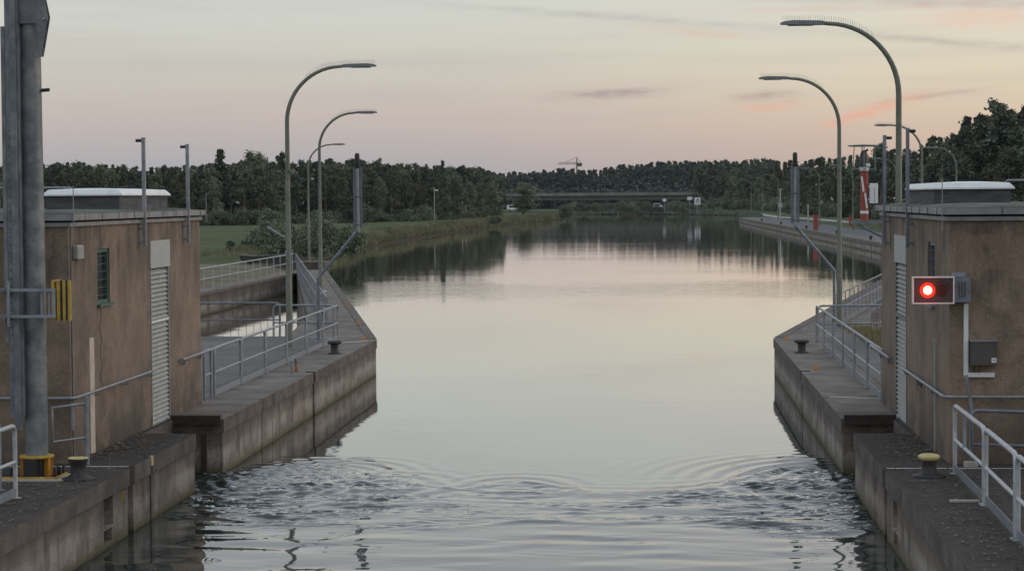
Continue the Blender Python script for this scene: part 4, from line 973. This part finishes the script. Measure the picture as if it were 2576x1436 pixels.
# ------------------------------------------------------------------ boat on the left bank
def boat():
    c = GZ(676, 664, 1.0); cx, cy = c.x, c.y
    o = empty('work_punt', (cx, cy, 1.0), 'dark grey flat work punt lying on the bank behind the pale handrail', 'boat')
    b = MB(); Ls = [(-1.9, .35, .34, .62), (-1.6, .55, .12, .60), (-.9, .66, .06, .56), (.6, .68, .06, .60), (1.5, .6, .10, .68), (1.85, .5, .25, .72)]
    vs = []
    for x, w_, zb, zt in Ls: vs += [(cx+x, cy-w_, 1+zt), (cx+x, cy-w_*.8, 1+zb), (cx+x, cy+w_*.8, 1+zb), (cx+x, cy+w_, 1+zt)]
    fs = []
    for i in range(5):
        for k in range(3): fs.append((i*4+k, (i+1)*4+k, (i+1)*4+k+1, i*4+k+1))
        fs.append((i*4, i*4+3, (i+1)*4+3, (i+1)*4))
    fs += [(0, 1, 2, 3), (23, 22, 21, 20)]; b.add(vs, fs); b.build('hull', m_boat, o)
    g_ = MB().tube([(cx+x, cy-w_, 1+zt) for x, w_, zb, zt in Ls], .03, 6); g_.build('gunwale', m_galvdark, o)
    h_ = MB()
    for x in (.7, 1.2, 1.65): h_.tube([(cx+x, cy-.4, 1.62), (cx+x, cy-.25, 1.9), (cx+x, cy+.25, 1.9), (cx+x, cy+.4, 1.62)], .018, 6)
    h_.build('hoop', m_galv, o)
    MB().box(cx-1.4, cx-1.2, cy-.5, cy+.5, 1.0, 1.1).box(cx+1.1, cx+1.3, cy-.5, cy+.5, 1.0, 1.1).build('bearer', m_bark, o)
boat()
# gull on the splayed pier
def gull():
    p = GZ(806, 749, G0); x, y = p.x, p.y
    o = empty('gull', (x, y, G0), 'white gull standing on the left splayed pier by the railing', 'bird')
    vs = []; prof = [(-.26, .01, .17), (-.14, .045, .18), (0, .075, .18), (.1, .07, .2), (.16, .045, .25), (.2, .045, .29), (.24, .035, .29), (.27, .008, .285), (.31, .004, .275)]
    b = MB(); b.tube([(x+a, y, G0+c_) for a, r_, c_ in prof], [r_ for a, r_, c_ in prof], 10); b.build('body', m_white, o)
    MB().tube([(x-.24, y-.05, G0+.19), (x-.1, y-.07, G0+.21), (x+.06, y-.055, G0+.2)], [.01, .035, .01], 6).tube([(x-.24, y+.05, G0+.19), (x-.1, y+.07, G0+.21), (x+.06, y+.055, G0+.2)], [.01, .035, .01], 6).build('wing', m_fascia, o)
    for q_ in (-.025, .025): MB().tube([(x+.02, y+q_, G0), (x+.02, y+q_, G0+.13)], .006, 5).build('leg', m_orange, o)
gull()

# ------------------------------------------------------------------ poles, posts and signs in the distance
def fieldpole(u, vb, vt, label, r=.14, z=1.0):
    p = GZ(u, vb, z); top = AY(u, vt, p.y)
    o = empty('light_pole', tuple(p), label, 'pole')
    MB().tube([(p.x, p.y, z), (p.x, p.y, top.z)], [r, r*.7], 8).build('pole', m_pole, o)
    MB().tube([(p.x, p.y, top.z-.6), (p.x+.7, p.y, top.z-.7)], [.06, .14], 8).build('floodlight', m_white, o)
fieldpole(820, 560, 450, 'concrete light pole standing behind the left willow bushes', .13)
fieldpole(1093, 557, 470, 'pale light pole in the meadow right of the left sign board', .12)
fieldpole(1182, 535, 483, 'smallest light pole at the foot of the wood, nearer the bend', .12)
p = GZ(2052, 579, 1.0)
tag(MB().box(p.x-.28, p.x+.28, p.y-.2, p.y+.2, 1.0, 2.9).build('marker_post', m_red, loc=(p.x, p.y, 1)), 'orange red marker post on the far right quay', 'marker post')
for (u, vb, vt, lb) in ((2033, 562, 514, 'slim pale post beside the gravel path on the right bank'), (1963, 556, 475, 'grey camera mast on the far right quay beside a lamp')):
    p = GZ(u, vb, 1.1); tp = AY(u, vt, p.y)
    b = MB().tube([(p.x, p.y, 1.0), (p.x, p.y, tp.z)], .12, 6)
    if vt < 500: b.box(p.x-.3, p.x+.3, p.y-.1, p.y+.1, tp.z-.15, tp.z); b.box(p.x-.35, p.x+.35, p.y-.2, p.y+.2, (1+tp.z)*.45, (1+tp.z)*.45+.7)
    tag(b.build('post', m_panel, loc=(p.x, p.y, 1)), lb, 'post')
def sign(u0_, v0_, u1_, v1_, y, vb, label, fig=False):
    a = AY(u0_, v0_, y); b_ = AY(u1_, v1_, y); cx = (a.x+b_.x)/2
    o = empty('sign_board', (cx, y, 1), label, 'sign')
    MB().tube([(cx, y+.1, .9), (cx, y+.1, a.z)], .1, 6).build('post', m_galvdark, o)
    bd_ = MB().box(a.x, b_.x, y-.05, y+.05, b_.z, a.z).build('board', m_white, o)
    if fig:
        m_blue = mat('sign_blue', L(.06, .1, .22), rough=.6)
        w_, h_ = b_.x-a.x, a.z-b_.z
        k_ = MB()
        for (p0, p1) in (((.3, .2), (.3, .6)), ((.3, .6), (.7, .85)), ((.7, .15), (.7, .55)), ((.7, .55), (.4, .75))):
            k_.tube([(a.x+w_*p0[0], y-.08, b_.z+h_*p0[1]), (a.x+w_*p1[0], y-.08, b_.z+h_*p1[1])], w_*.06, 5)
        k_.build('figure', m_blue, bd_)
sign(1729, 495, 1741, 503, 560, 515, 'small white sign left of the larger board at the canal bend')
sign(1747, 497, 1762, 515, 560, 520, 'white board with blue figure on the bank at the canal bend', True)
sign(1667, 500, 1676, 507, 600, 515, 'grey square sign under the bridge', False)
# white vans glimpsed under the bridge and below the round tree
def van(u, v, y, Lm, label):
    p = AY(u, v, y); x = p.x; o = empty('van', (x, y, 1), label, 'van')
    b = MB(); prof = [(-.5, .25), (-.5, .95), (-.42, 1.0), (.2, 1.0), (.32, .65), (.5, .55), (.5, .25)]
    n = len(prof); vs = [(x+a*Lm, y-.9, 1+c_*2) for a, c_ in prof]+[(x+a*Lm, y+.9, 1+c_*2) for a, c_ in prof]
    b.add(vs, [tuple(range(n)), tuple(range(2*n-1, n-1, -1))]+[(i, n+i, n+(i+1) % n, (i+1) % n) for i in range(n)]); b.build('body', m_white, o)
    MB().box(x-.3*Lm, x+.2*Lm, y-.92, y-.9, 2.2, 2.8).build('window', m_glass, o)
    for q_ in (-.3, .3): MB().tube([(x+q_*Lm, y-.95, 1.35), (x+q_*Lm, y-.7, 1.35)], .35, 12).build('wheel', m_black, o)
van(1290, 520, 680, 3.6, 'white van parked below the round tree at the bend')
van(1655, 512, 745, 3.4, 'white van parked under the bridge right of its pier')

# bridge
o = empty('road_bridge', (-12, 800, 1), 'low flat road bridge crossing the view before the far wood', 'bridge')
a = AY(1320, 495, 800); b_ = AY(1790, 495, 800)
MB().box(a.x-60, b_.x+40, 796, 808, 4.2, 5.7).build('girder', m_bridgedark, o)
MB().box(a.x-60, b_.x+40, 794.6, 809.4, 5.7, 6.15).build('deck', m_bridge, o)
par = MB()
par.box(a.x-60, b_.x+40, 794.9, 795.1, 6.15, 6.85); par.box(a.x-60, b_.x+40, 808.9, 809.1, 6.15, 6.85)
par.build('parapet', m_bridge, o)
for u in (1598, 1300): 
    p = AY(u, 510, 801); MB().box(p.x-1.5, p.x+1.5, 797, 807, -1, 4.2).build('pier', m_bridge, o)
# tower crane far behind
o = empty('tower_crane', (-52, 1500, 1), 'pale tower crane standing above the far treetops', 'crane')
m_crane = mat('crane_paint', L(.33, .27, .24), L(.38, .31, .28), .7, scale=.2)
p = AY(1451, 413, 1500); tp = AY(1451, 396, 1500); jl = AY(1402, 413, 1500); jr = AY(1464, 413, 1500)
MB().tube([(p.x, 1500, 1), (p.x, 1500, p.z)], .6, 4).build('mast', m_crane, o)
jb = MB(); jb.tube([(jl.x, 1500, p.z), (jr.x, 1500, p.z)], .22, 4); jb.tube([(jl.x+1, 1500, p.z+1.3), (p.x, 1500, p.z+1.3)], .15, 4)
for k in range(10): x = jl.x+1+k*(p.x-jl.x)/10; jb.tube([(x, 1500, p.z), (x+.7, 1500, p.z+1.3)], .1, 4); jb.tube([(x+.7, 1500, p.z+1.3), (x+1.4, 1500, p.z)], .1, 4)
jb.build('jib', m_crane, o)
MB().tube([(p.x, 1500, p.z), (tp.x, 1500, tp.z)], [.6, .35], 4).tube([(tp.x, 1500, tp.z), (p.x-8, 1500, p.z+1.3)], .15, 4).tube([(tp.x, 1500, tp.z), (jr.x, 1500, p.z)], .15, 4).build('tower_head', m_crane, o)
MB().box(jr.x-3.0, jr.x, 1499, 1501, p.z-1.6, p.z+.8).build('counterweight', m_darkgrey, o)

# ------------------------------------------------------------------ trees
def quads(C, R, n, size, rng, squash=1.0, droop=0):
    # n small leaf sprays scattered over clump shells: C centres, R radii
    idx = rng.integers(0, len(C), n); d = rng.normal(size=(n, 3)); d /= np.linalg.norm(d, axis=1)[:, None]
    rad = R[idx]*(.25+.75*np.abs(rng.normal(size=n))+.25*rng.random(n)**3); d[:, 2] *= squash; P = C[idx]+d*rad[:, None]
    a = rng.normal(size=(n, 3)); a /= np.linalg.norm(a, axis=1)[:, None]; b = np.cross(a, rng.normal(size=(n, 3))); b /= np.linalg.norm(b, axis=1)[:, None]
    if droop: a[:, 2] = np.abs(a[:, 2])+droop; a /= np.linalg.norm(a, axis=1)[:, None]
    s_ = size*(.6+.8*rng.random(n))[:, None]
    return np.stack([P-a*s_*.5, P+b*s_*.32, P+a*s_*.6, P-b*s_*.32], 1)
def mesh_from(Q, name, mat_):
    n = len(Q); V = Q.reshape(-1, 3); me = bpy.data.meshes.new(name); me.vertices.add(len(V)); me.vertices.foreach_set('co', V.astype(np.float32).ravel())
    me.loops.add(n*4); me.loops.foreach_set('vertex_index', np.arange(n*4)); me.polygons.add(n); me.polygons.foreach_set('loop_start', np.arange(n)*4); me.polygons.foreach_set('loop_total', np.full(n, 4))
    me.update(calc_edges=True); me.materials.append(mat_); return me
def tree_clumps(kind, H, rng):
    C = []; R = []
    if kind == 'pine':
        z0_ = H*rng.uniform(.32, .5); nb = 24; lean = rng.normal()*.03*H
        for i in range(nb):
            t_ = (i+rng.random())/nb; z = z0_+(H-z0_)*t_; Lb = H*.24*(1-.82*t_**1.5)*rng.uniform(.45, 1.15); a = rng.uniform(0, 6.28); rise = rng.uniform(-.05, .35)
            for q_ in range(4):
                f = (q_+1)/4*rng.uniform(.8, 1.1); C.append((Lb*f*math.cos(a)+lean*t_, Lb*f*math.sin(a), z+Lb*f*rise+rng.normal()*.012*H-.02*H)); R.append(H*rng.uniform(.018, .040)*(1.1-.35*t_))
        C.append((lean, 0, H*.975)); R.append(H*.018)
    elif kind == 'spruce':
        n = 80
        for i in range(n):
            t_ = (i+.5)/n; z = H*(.08+.9*t_); rr = H*.19*(1-t_)*rng.uniform(.15, 1.15); a = rng.uniform(0, 6.28)
            C.append((rr*math.cos(a), rr*math.sin(a), z)); R.append(H*(.014+.024*(1-t_)))
        C.append((0, 0, H*.97)); R.append(H*.015)
    elif kind == 'broad':
        n = 75
        for i in range(n):
            t_ = rng.random(); z = H*(.12+.84*t_); rr = H*.21*math.sqrt(max(.05, 1-((t_-.42)/.62)**2))*rng.uniform(.15, 1.0); a = rng.uniform(0, 6.28)
            C.append((rr*math.cos(a), rr*math.sin(a), z)); R.append(H*rng.uniform(.025, .065))
    else:
        n = 22
        for i in range(n):
            a = rng.uniform(0, 6.28); rr = H*.6*math.sqrt(rng.random()); z = H*rng.uniform(.12, .82)*(1-.35*(rr/(H*.6))**2)
            C.append((rr*math.cos(a), rr*math.sin(a), z)); R.append(H*rng.uniform(.1, .2))
    return np.array(C), np.array(R)
PROT = {}
def proto(kind, i, nleaf, size, H=12.0):
    rng = np.random.default_rng(100*i+len(kind)); C, R = tree_clumps(kind, H, rng)
    mt = {'pine': m_pine, 'spruce': m_spruce, 'broad': m_broad, 'bush': m_bush}[kind]
    nm = {'pine': 'pine_tree', 'spruce': 'spruce_tree', 'broad': 'broadleaf_tree', 'bush': 'bush'}[kind]
    o = bpy.data.objects.new(nm, None); COL.objects.link(o)
    me = mesh_from(quads(C, R, nleaf, size, rng, .8 if kind != 'bush' else .9, droop=.5 if kind == 'bush' else 0), 'crown' if kind != 'bush' else 'foliage', mt)
    c_ = bpy.data.objects.new(me.name, me); COL.objects.link(c_); c_.parent = o
    b = MB(); bend = rng.normal()*.2
    if kind != 'bush':
        b.tube([(0, 0, 0), (bend*.5, 0, H*.35), (bend, 0, H*.7), (bend*.6, 0, H*.95)], [.2, .15, .09, .03], 6, cap=False)
        for k in rng.choice(len(C), 10, replace=False):
            z = max(H*.15, C[k][2]-H*.06); b.tube([(bend*.7, 0, z), tuple(C[k])], [.05, .02], 4, cap=False)
    else:
        for k in rng.choice(len(C), 7, replace=False): b.tube([(C[k][0]*.2, C[k][1]*.2, 0), tuple(C[k])], [.04, .015], 4, cap=False)
    b.build('trunk' if kind != 'bush' else 'stem', m_birchbark if (kind == 'broad' and i % 2) else m_bark, o)
    PROT.setdefault(kind, []).append(o); return o
for i in range(8): proto('pine', i, 6500, .36)
for i in range(4): proto('spruce', i, 5500, .34)
for i in range(4): proto('broad', i, 6800, .35)
for i in range(4): proto('bush', i, 5200, .2, 3.0)
used = set()
def place(kind, x, y, z, h, label, cat, group, rnd, wide=1.0):
    p_ = rnd.choice(PROT[kind])
    o = p_ if p_.name not in used else dup(p_)
    used.add(p_.name)
    base = 3.0 if kind == 'bush' else 12.0
    o.location = (x, y, z); o.rotation_euler = (0, 0, rnd.uniform(0, 6.28)); k = h/base; o.scale = (k*wide, k*wide, k)
    tag(o, label, cat, group); return o
rnd = random.Random(11)
LT = {'pine': ('dark pine among the wood along the left bank', 'pines of the left wood'), 'broad': ('leafy broad crowned tree among the wood along the left bank', 'leafy trees of the left wood'),
      'spruce': ('pointed spruce among the wood along the left bank', 'spruces of the left wood')}
RTt = {'pine': ('dark pine among the wood behind the right quay', 'pines of the right wood'), 'broad': ('leafy broad crowned tree among the wood behind the right quay', 'leafy trees of the right wood'),
       'spruce': ('pointed spruce among the wood behind the right quay', 'spruces of the right wood')}
tu = [-100, 0, 100, 200, 330, 350, 450, 540, 600, 640, 700, 760, 830, 900, 950, 1050, 1110, 1180, 1225, 1260]
tv = [410, 412, 410, 408, 418, 424, 414, 412, 404, 398, 410, 406, 400, 402, 404, 412, 416, 420, 424, 440]
for row, (dyy, step, hk) in enumerate(((0, 32, (.70, .93)), (9, 26, (.82, .97)), (20, 16, (.95, 1.02)), (27, 20, (.93, 1.0)))):
    u = -110
    while u < 1262:
        yy = float(np.interp(u, [-80, 600, 1000, 1255], [352, 372, 415, 470]))+dyy+rnd.uniform(-2, 2)
        top = AY(u, float(np.interp(u, tu, tv)), yy).z-1
        h = top*rnd.uniform(*hk)
        kind = rnd.choices(['pine', 'broad', 'spruce'], [(.45, .5, .05), (.6, .25, .15), (.6, .07, .33), (.6, .15, .25)][row])[0]
        q_ = AY(u, 500, yy)
        place(kind, q_.x, yy, .95, h, LT[kind][0], kind if kind != 'broad' else 'tree', LT[kind][1], rnd, rnd.uniform(.85, 1.15))
        u += step*rnd.uniform(.7, 1.3)
for (u, v, kind, lb) in ((555, 374, 'spruce', 'tallest narrow tree of the left wood, right of both camera poles'), (632, 380, 'broad', 'tall round topped tree left of the first lamp, above the wood'), (654, 383, 'broad', 'second tall leafy tree above the wood, just left of the first lamp'), (709, 383, 'pine', 'thin crowned tall pine beside the first lamp pole'),
                         (1114, 402, 'spruce', 'pointed tree rising from the left wood above the meadow'), (890, 398, 'spruce', 'pointed tree behind the left cranked sign board')):
    yy = 392; wd = 1.5 if u == 555 else .85; top = AY(u, v, yy).z-1; q_ = AY(u, 500, yy); place(kind, q_.x, yy, .95, top, lb, 'tree', None, rnd, wd)
ru = [1780, 1870, 1950, 2060, 2110, 2160, 2200, 2215, 2230, 2270, 2300, 2330, 2350, 2395, 2412, 2430, 2450, 2470, 2505, 2540, 2570, 2600, 2680]
rv = [408, 405, 402, 396, 396, 388, 372, 364, 376, 366, 378, 352, 342, 345, 328, 312, 320, 296, 272, 290, 296, 285, 280]
for row, (dyy, step, hk) in enumerate(((0, 36, (.55, .85)), (10, 28, (.78, .95)), (22, 17, (.95, 1.02)))):
    u = 1760
    while u < 2700:
        yy = float(np.interp(u, [1750, 1870, 2000, 2100, 2300, 2600], [740, 640, 490, 400, 300, 245]))+dyy+rnd.uniform(-2, 2)
        h = (AY(u, float(np.interp(u, ru, rv)), yy).z-1.6)*rnd.uniform(*hk)
        kind = rnd.choices(['pine', 'broad', 'spruce'], [(.45, .5, .05), (.7, .2, .1), (.72, .06, .22)][row])[0]
        q_ = AY(u, 500, yy); place(kind, q_.x, yy, 1.5, h, RTt[kind][0], kind if kind != 'broad' else 'tree', RTt[kind][1], rnd, rnd.uniform(.85, 1.15))
        u += step*rnd.uniform(.7, 1.3)
for (u, v, lb) in ((2434, 298, 'tall open crowned pine left of the highest pines at the right edge'), (2503, 254, 'highest pine, with clumped crown, above the right hut roof'), (2545, 275, 'tall pine just right of the highest one'), (2580, 268, 'tall pine cut by the right frame edge'), (2470, 290, 'tall pine between the two highest at right'), (2215, 362, 'lone pine top rising behind the radar scanner')):
    yy = 262; top = AY(u, v, yy).z-1.5; q_ = AY(u, 500, yy); place('pine', q_.x, yy, 1.5, top, lb, 'pine', None, rnd, 1.0)
# round tree and shrubs at the bend
q_ = AY(1316, 500, 540); place('broad', q_.x, 540, 1, 7.9, 'dark round tree at the canal bend left of the bridge', 'tree', None, rnd, 2.3)
BSH = [(1246, 562, 548, 35, 'round dark shrub on the reed bank left of the bend'), (1416, 548, 522, 34, 'tall pale shrub at the tip of the reed bank')]
for (u, vb, vt, w_, lb) in BSH:
    p_ = GZ(u, vb-4, 1.0); h = AY(u, vt-8, p_.y).z-.6; place('bush', p_.x, p_.y, .6, h, lb, 'bush', None, rnd, 1.0)
near = [(640, 642, 575, 1.1), (700, 645, 560, 1.0), (750, 640, 548, 1.1), (800, 648, 552, 1.0), (850, 640, 560, 1.0), (880, 640, 572, 1.2), (600, 640, 600, 1.2), (720, 655, 590, 1.0), (690, 640, 545, .9), (820, 630, 548, .9)]
for k, (u, vb, vt, w_) in enumerate(near):
    p_ = GZ(u, vb-2, 1.0); yy = max(p_.y, 158+k*2.0); h = AY(u, vt-8, yy).z-1; q_ = AY(u, 500, yy)
    place('bush', q_.x, yy, .9, max(1.2, h), 'dense grey green willow bush behind the left pier', 'bush', 'willow bushes behind the left pier', rnd, w_)
for k in range(46):
    u = 1425+k*10+rnd.uniform(-4, 4); yy = rnd.uniform(645, 690) if u < 1640 else rnd.uniform(625, 665)
    q_ = AY(u, 500, yy); place('bush', q_.x, yy, .9, rnd.uniform(1.4, 3.6), 'low dark shrub on the far shore below the bridge', 'bush', 'shrubs on the far shore', rnd, rnd.uniform(.9, 1.5))
for k in range(60):
    u = -60+k*22+rnd.uniform(-8, 8); yy = float(np.interp(u, [-80, 600, 1000, 1255], [346, 366, 409, 464]))+rnd.uniform(-2, 2)
    q_ = AY(u, 500, yy); place('bush', q_.x, yy, .9, rnd.uniform(1.6, 3.4), 'undergrowth bush at the foot of the left wood', 'bush', 'undergrowth along the left wood', rnd, rnd.uniform(1, 1.5))
for k in range(48):
    u = 1760+k*17+rnd.uniform(-8, 8); yy = float(np.interp(u, [1750, 1870, 2000, 2100, 2300, 2600], [725, 620, 478, 390, 291, 238]))+rnd.uniform(-2, 2)
    q_ = AY(u, 500, yy); place('bush', q_.x, yy, 1.4, rnd.uniform(2.0, 4.2), 'undergrowth bush at the foot of the right wood', 'bush', 'undergrowth along the right wood', rnd, rnd.uniform(1, 1.5))
# the far wood beyond the bend reads as one mass
def farwood():
    rng = np.random.default_rng(77); Q = []; 
    for row, (yy0, hk) in enumerate(((835, .72), (852, .85), (875, .93), (900, 1.0))):
        u = 1225
        while u < 1960:
            yy = yy0+rng.uniform(-5, 5); vt = float(np.interp(u, [1225, 1290, 1350, 1430, 1500, 1570, 1620, 1700, 1790, 1900, 1960], [432, 434, 430, 424, 427, 416, 412, 405, 404, 402, 402]))
            h = (AY(u, vt, yy).z-1)*hk*rng.uniform(.95, 1.02); kind = 'pine' if rng.random() < (.3, .5, .7, .8)[row] else ('broad' if rng.random() < .45 else 'spruce')
            C, R = tree_clumps(kind, h, rng)
            if row == 0: C[:, 2] = C[:, 2]*.95
            C[:, 0] *= .8; q_ = AY(u, 500, yy); C = C+np.array([q_.x, yy, 1]); Q.append(quads(C, R*1.15, 900, .95, rng, .85)); u += rng.uniform(9, 16)
    C = []; 
    for k in range(330): q_ = AY(rng.uniform(1225, 1960), 500, rng.uniform(815, 835)); C.append((q_.x, q_.y, rng.uniform(1.2, 7)))
    Q.append(quads(np.array(C), np.full(330, 2.4), 16000, 1.2, rng))
    me = mesh_from(np.vstack(Q), 'far_wood', m_farwood); o = bpy.data.objects.new('far_wood', me); COL.objects.link(o)
    tag(o, 'far dense wood closing the view behind the bridge', 'wood', kind='stuff')
farwood()
def darkfloor():
    pass
# reeds and bank grass
def blades(name, paths, n, hmin, hmax, wid, width, mat_, label, cat, seed, z=.7):
    rng = np.random.default_rng(seed); P = []
    path = np.array(paths, float); seg_ = np.linalg.norm(np.diff(path, axis=0), axis=1); cum = np.r_[0, np.cumsum(seg_)]
    # denser where nearer the camera
    t_ = rng.random(n)**1.25*cum[-1]; x = np.interp(t_, cum, path[:, 0]); y = np.interp(t_, cum, path[:, 1]); o1 = (.7 if z < .9 else 0)+rng.random(n)*width
    i = np.clip(np.searchsorted(cum, t_)-1, 0, len(seg_)-1); d = np.diff(path, axis=0)[i]/seg_[i][:, None]
    x = x-d[:, 1]*o1; y = y+d[:, 0]*o1; zb = np.clip(-.25+o1*.49, -.1, z) if z < .9 else np.clip(-.1+o1*.35, -.1, z)
    cl = .75+.25*np.sin(t_*.35+np.sin(t_*.11)*3)+.12*np.sin(t_*1.7)
    h = rng.uniform(hmin, hmax, n)*cl; w_ = wid*(.6+.8*rng.random(n)); a = rng.uniform(-.8, .8, n); lx, ly = rng.normal(size=n)*.18*h, rng.normal(size=n)*.1*h
    B = np.stack([x, y, zb], 1); ux = np.stack([np.cos(a), np.sin(a), np.zeros(n)], 1)*w_[:, None]
    T = B+np.stack([lx, ly, h], 1); Md = B+np.stack([lx*.35, ly*.35, h*.55], 1)
    Q = np.stack([B-ux, B+ux, Md+ux*.9, Md-ux*.9], 1); Q2 = np.stack([Md-ux*.9, Md+ux*.9, T+ux*.12, T-ux*.12], 1)
    me = mesh_from(np.vstack([Q, Q2]), name, mat_); o = bpy.data.objects.new(name, me); COL.objects.link(o); tag(o, label, cat, kind='stuff')
blades('reeds', [(-26.3, 166), (-27.3, 178), (-27.6, 209), (-28.7, 275), (-26.6, 392), (-19.2, 524)], 46000, .55, 1.25, .045, 2.8, m_reed, 'tall yellow green reeds along the left bank of the canal', 'reeds', 3)
blades('reeds', [(-18, 530), (-22, 590), (-40, 640), (-28, 660), (0, 650), (24.5, 597), (20, 445)], 12000, .6, 1.2, .12, 4.0, m_pine, 'reed fringe along the far shore at the bend', 'reeds', 4)
blades('weeds', [(8.4, 50), (8.4, 70)], 2600, .12, .45, .008, -1.6, m_grassblade, 'dry weeds growing behind the right pier railing', 'weeds', 5, z=1.09)
bpy.data.objects['weeds'].location.z = 1.12
rough = [(-60, 152), (-27, 152)]
blades('rough_grass', rough, 6000, .2, .8, .02, 14, m_reed, 'rough grass and weeds between the quay and the meadow', 'grass', 6, z=.95)
bpy.data.objects['rough_grass'].location.z = .3

# thin evening air: far woods fade a little
def haze():
    global nt
    m = bpy.data.materials.new('evening_haze'); m.use_nodes = True; nt = m.node_tree; nt.nodes.clear()
    out = N('ShaderNodeOutputMaterial'); v = N('ShaderNodeVolumePrincipled'); nt.links.new(v.outputs[0], out.inputs['Volume'])
    v.inputs['Color'].default_value = (.75, .85, 1, 1); v.inputs['Density'].default_value = .00004; v.inputs['Anisotropy'].default_value = 0
    o = MB().box(-1620, 1620, -320, 2420, -4.2, 42).build('haze', m); tag(o, 'thin evening haze over the canal', 'haze', kind='stuff')
haze()
# the niche cutters are applied and removed, nothing hidden is left behind
dg = bpy.context.evaluated_depsgraph_get()
for o in [x for x in bpy.data.objects if x.type == 'MESH' and any(m.type == 'BOOLEAN' for m in x.modifiers)]:
    me = bpy.data.meshes.new_from_object(o.evaluated_get(dg)); o.modifiers.clear(); o.data = me
for c in CUT: bpy.data.objects.remove(c)
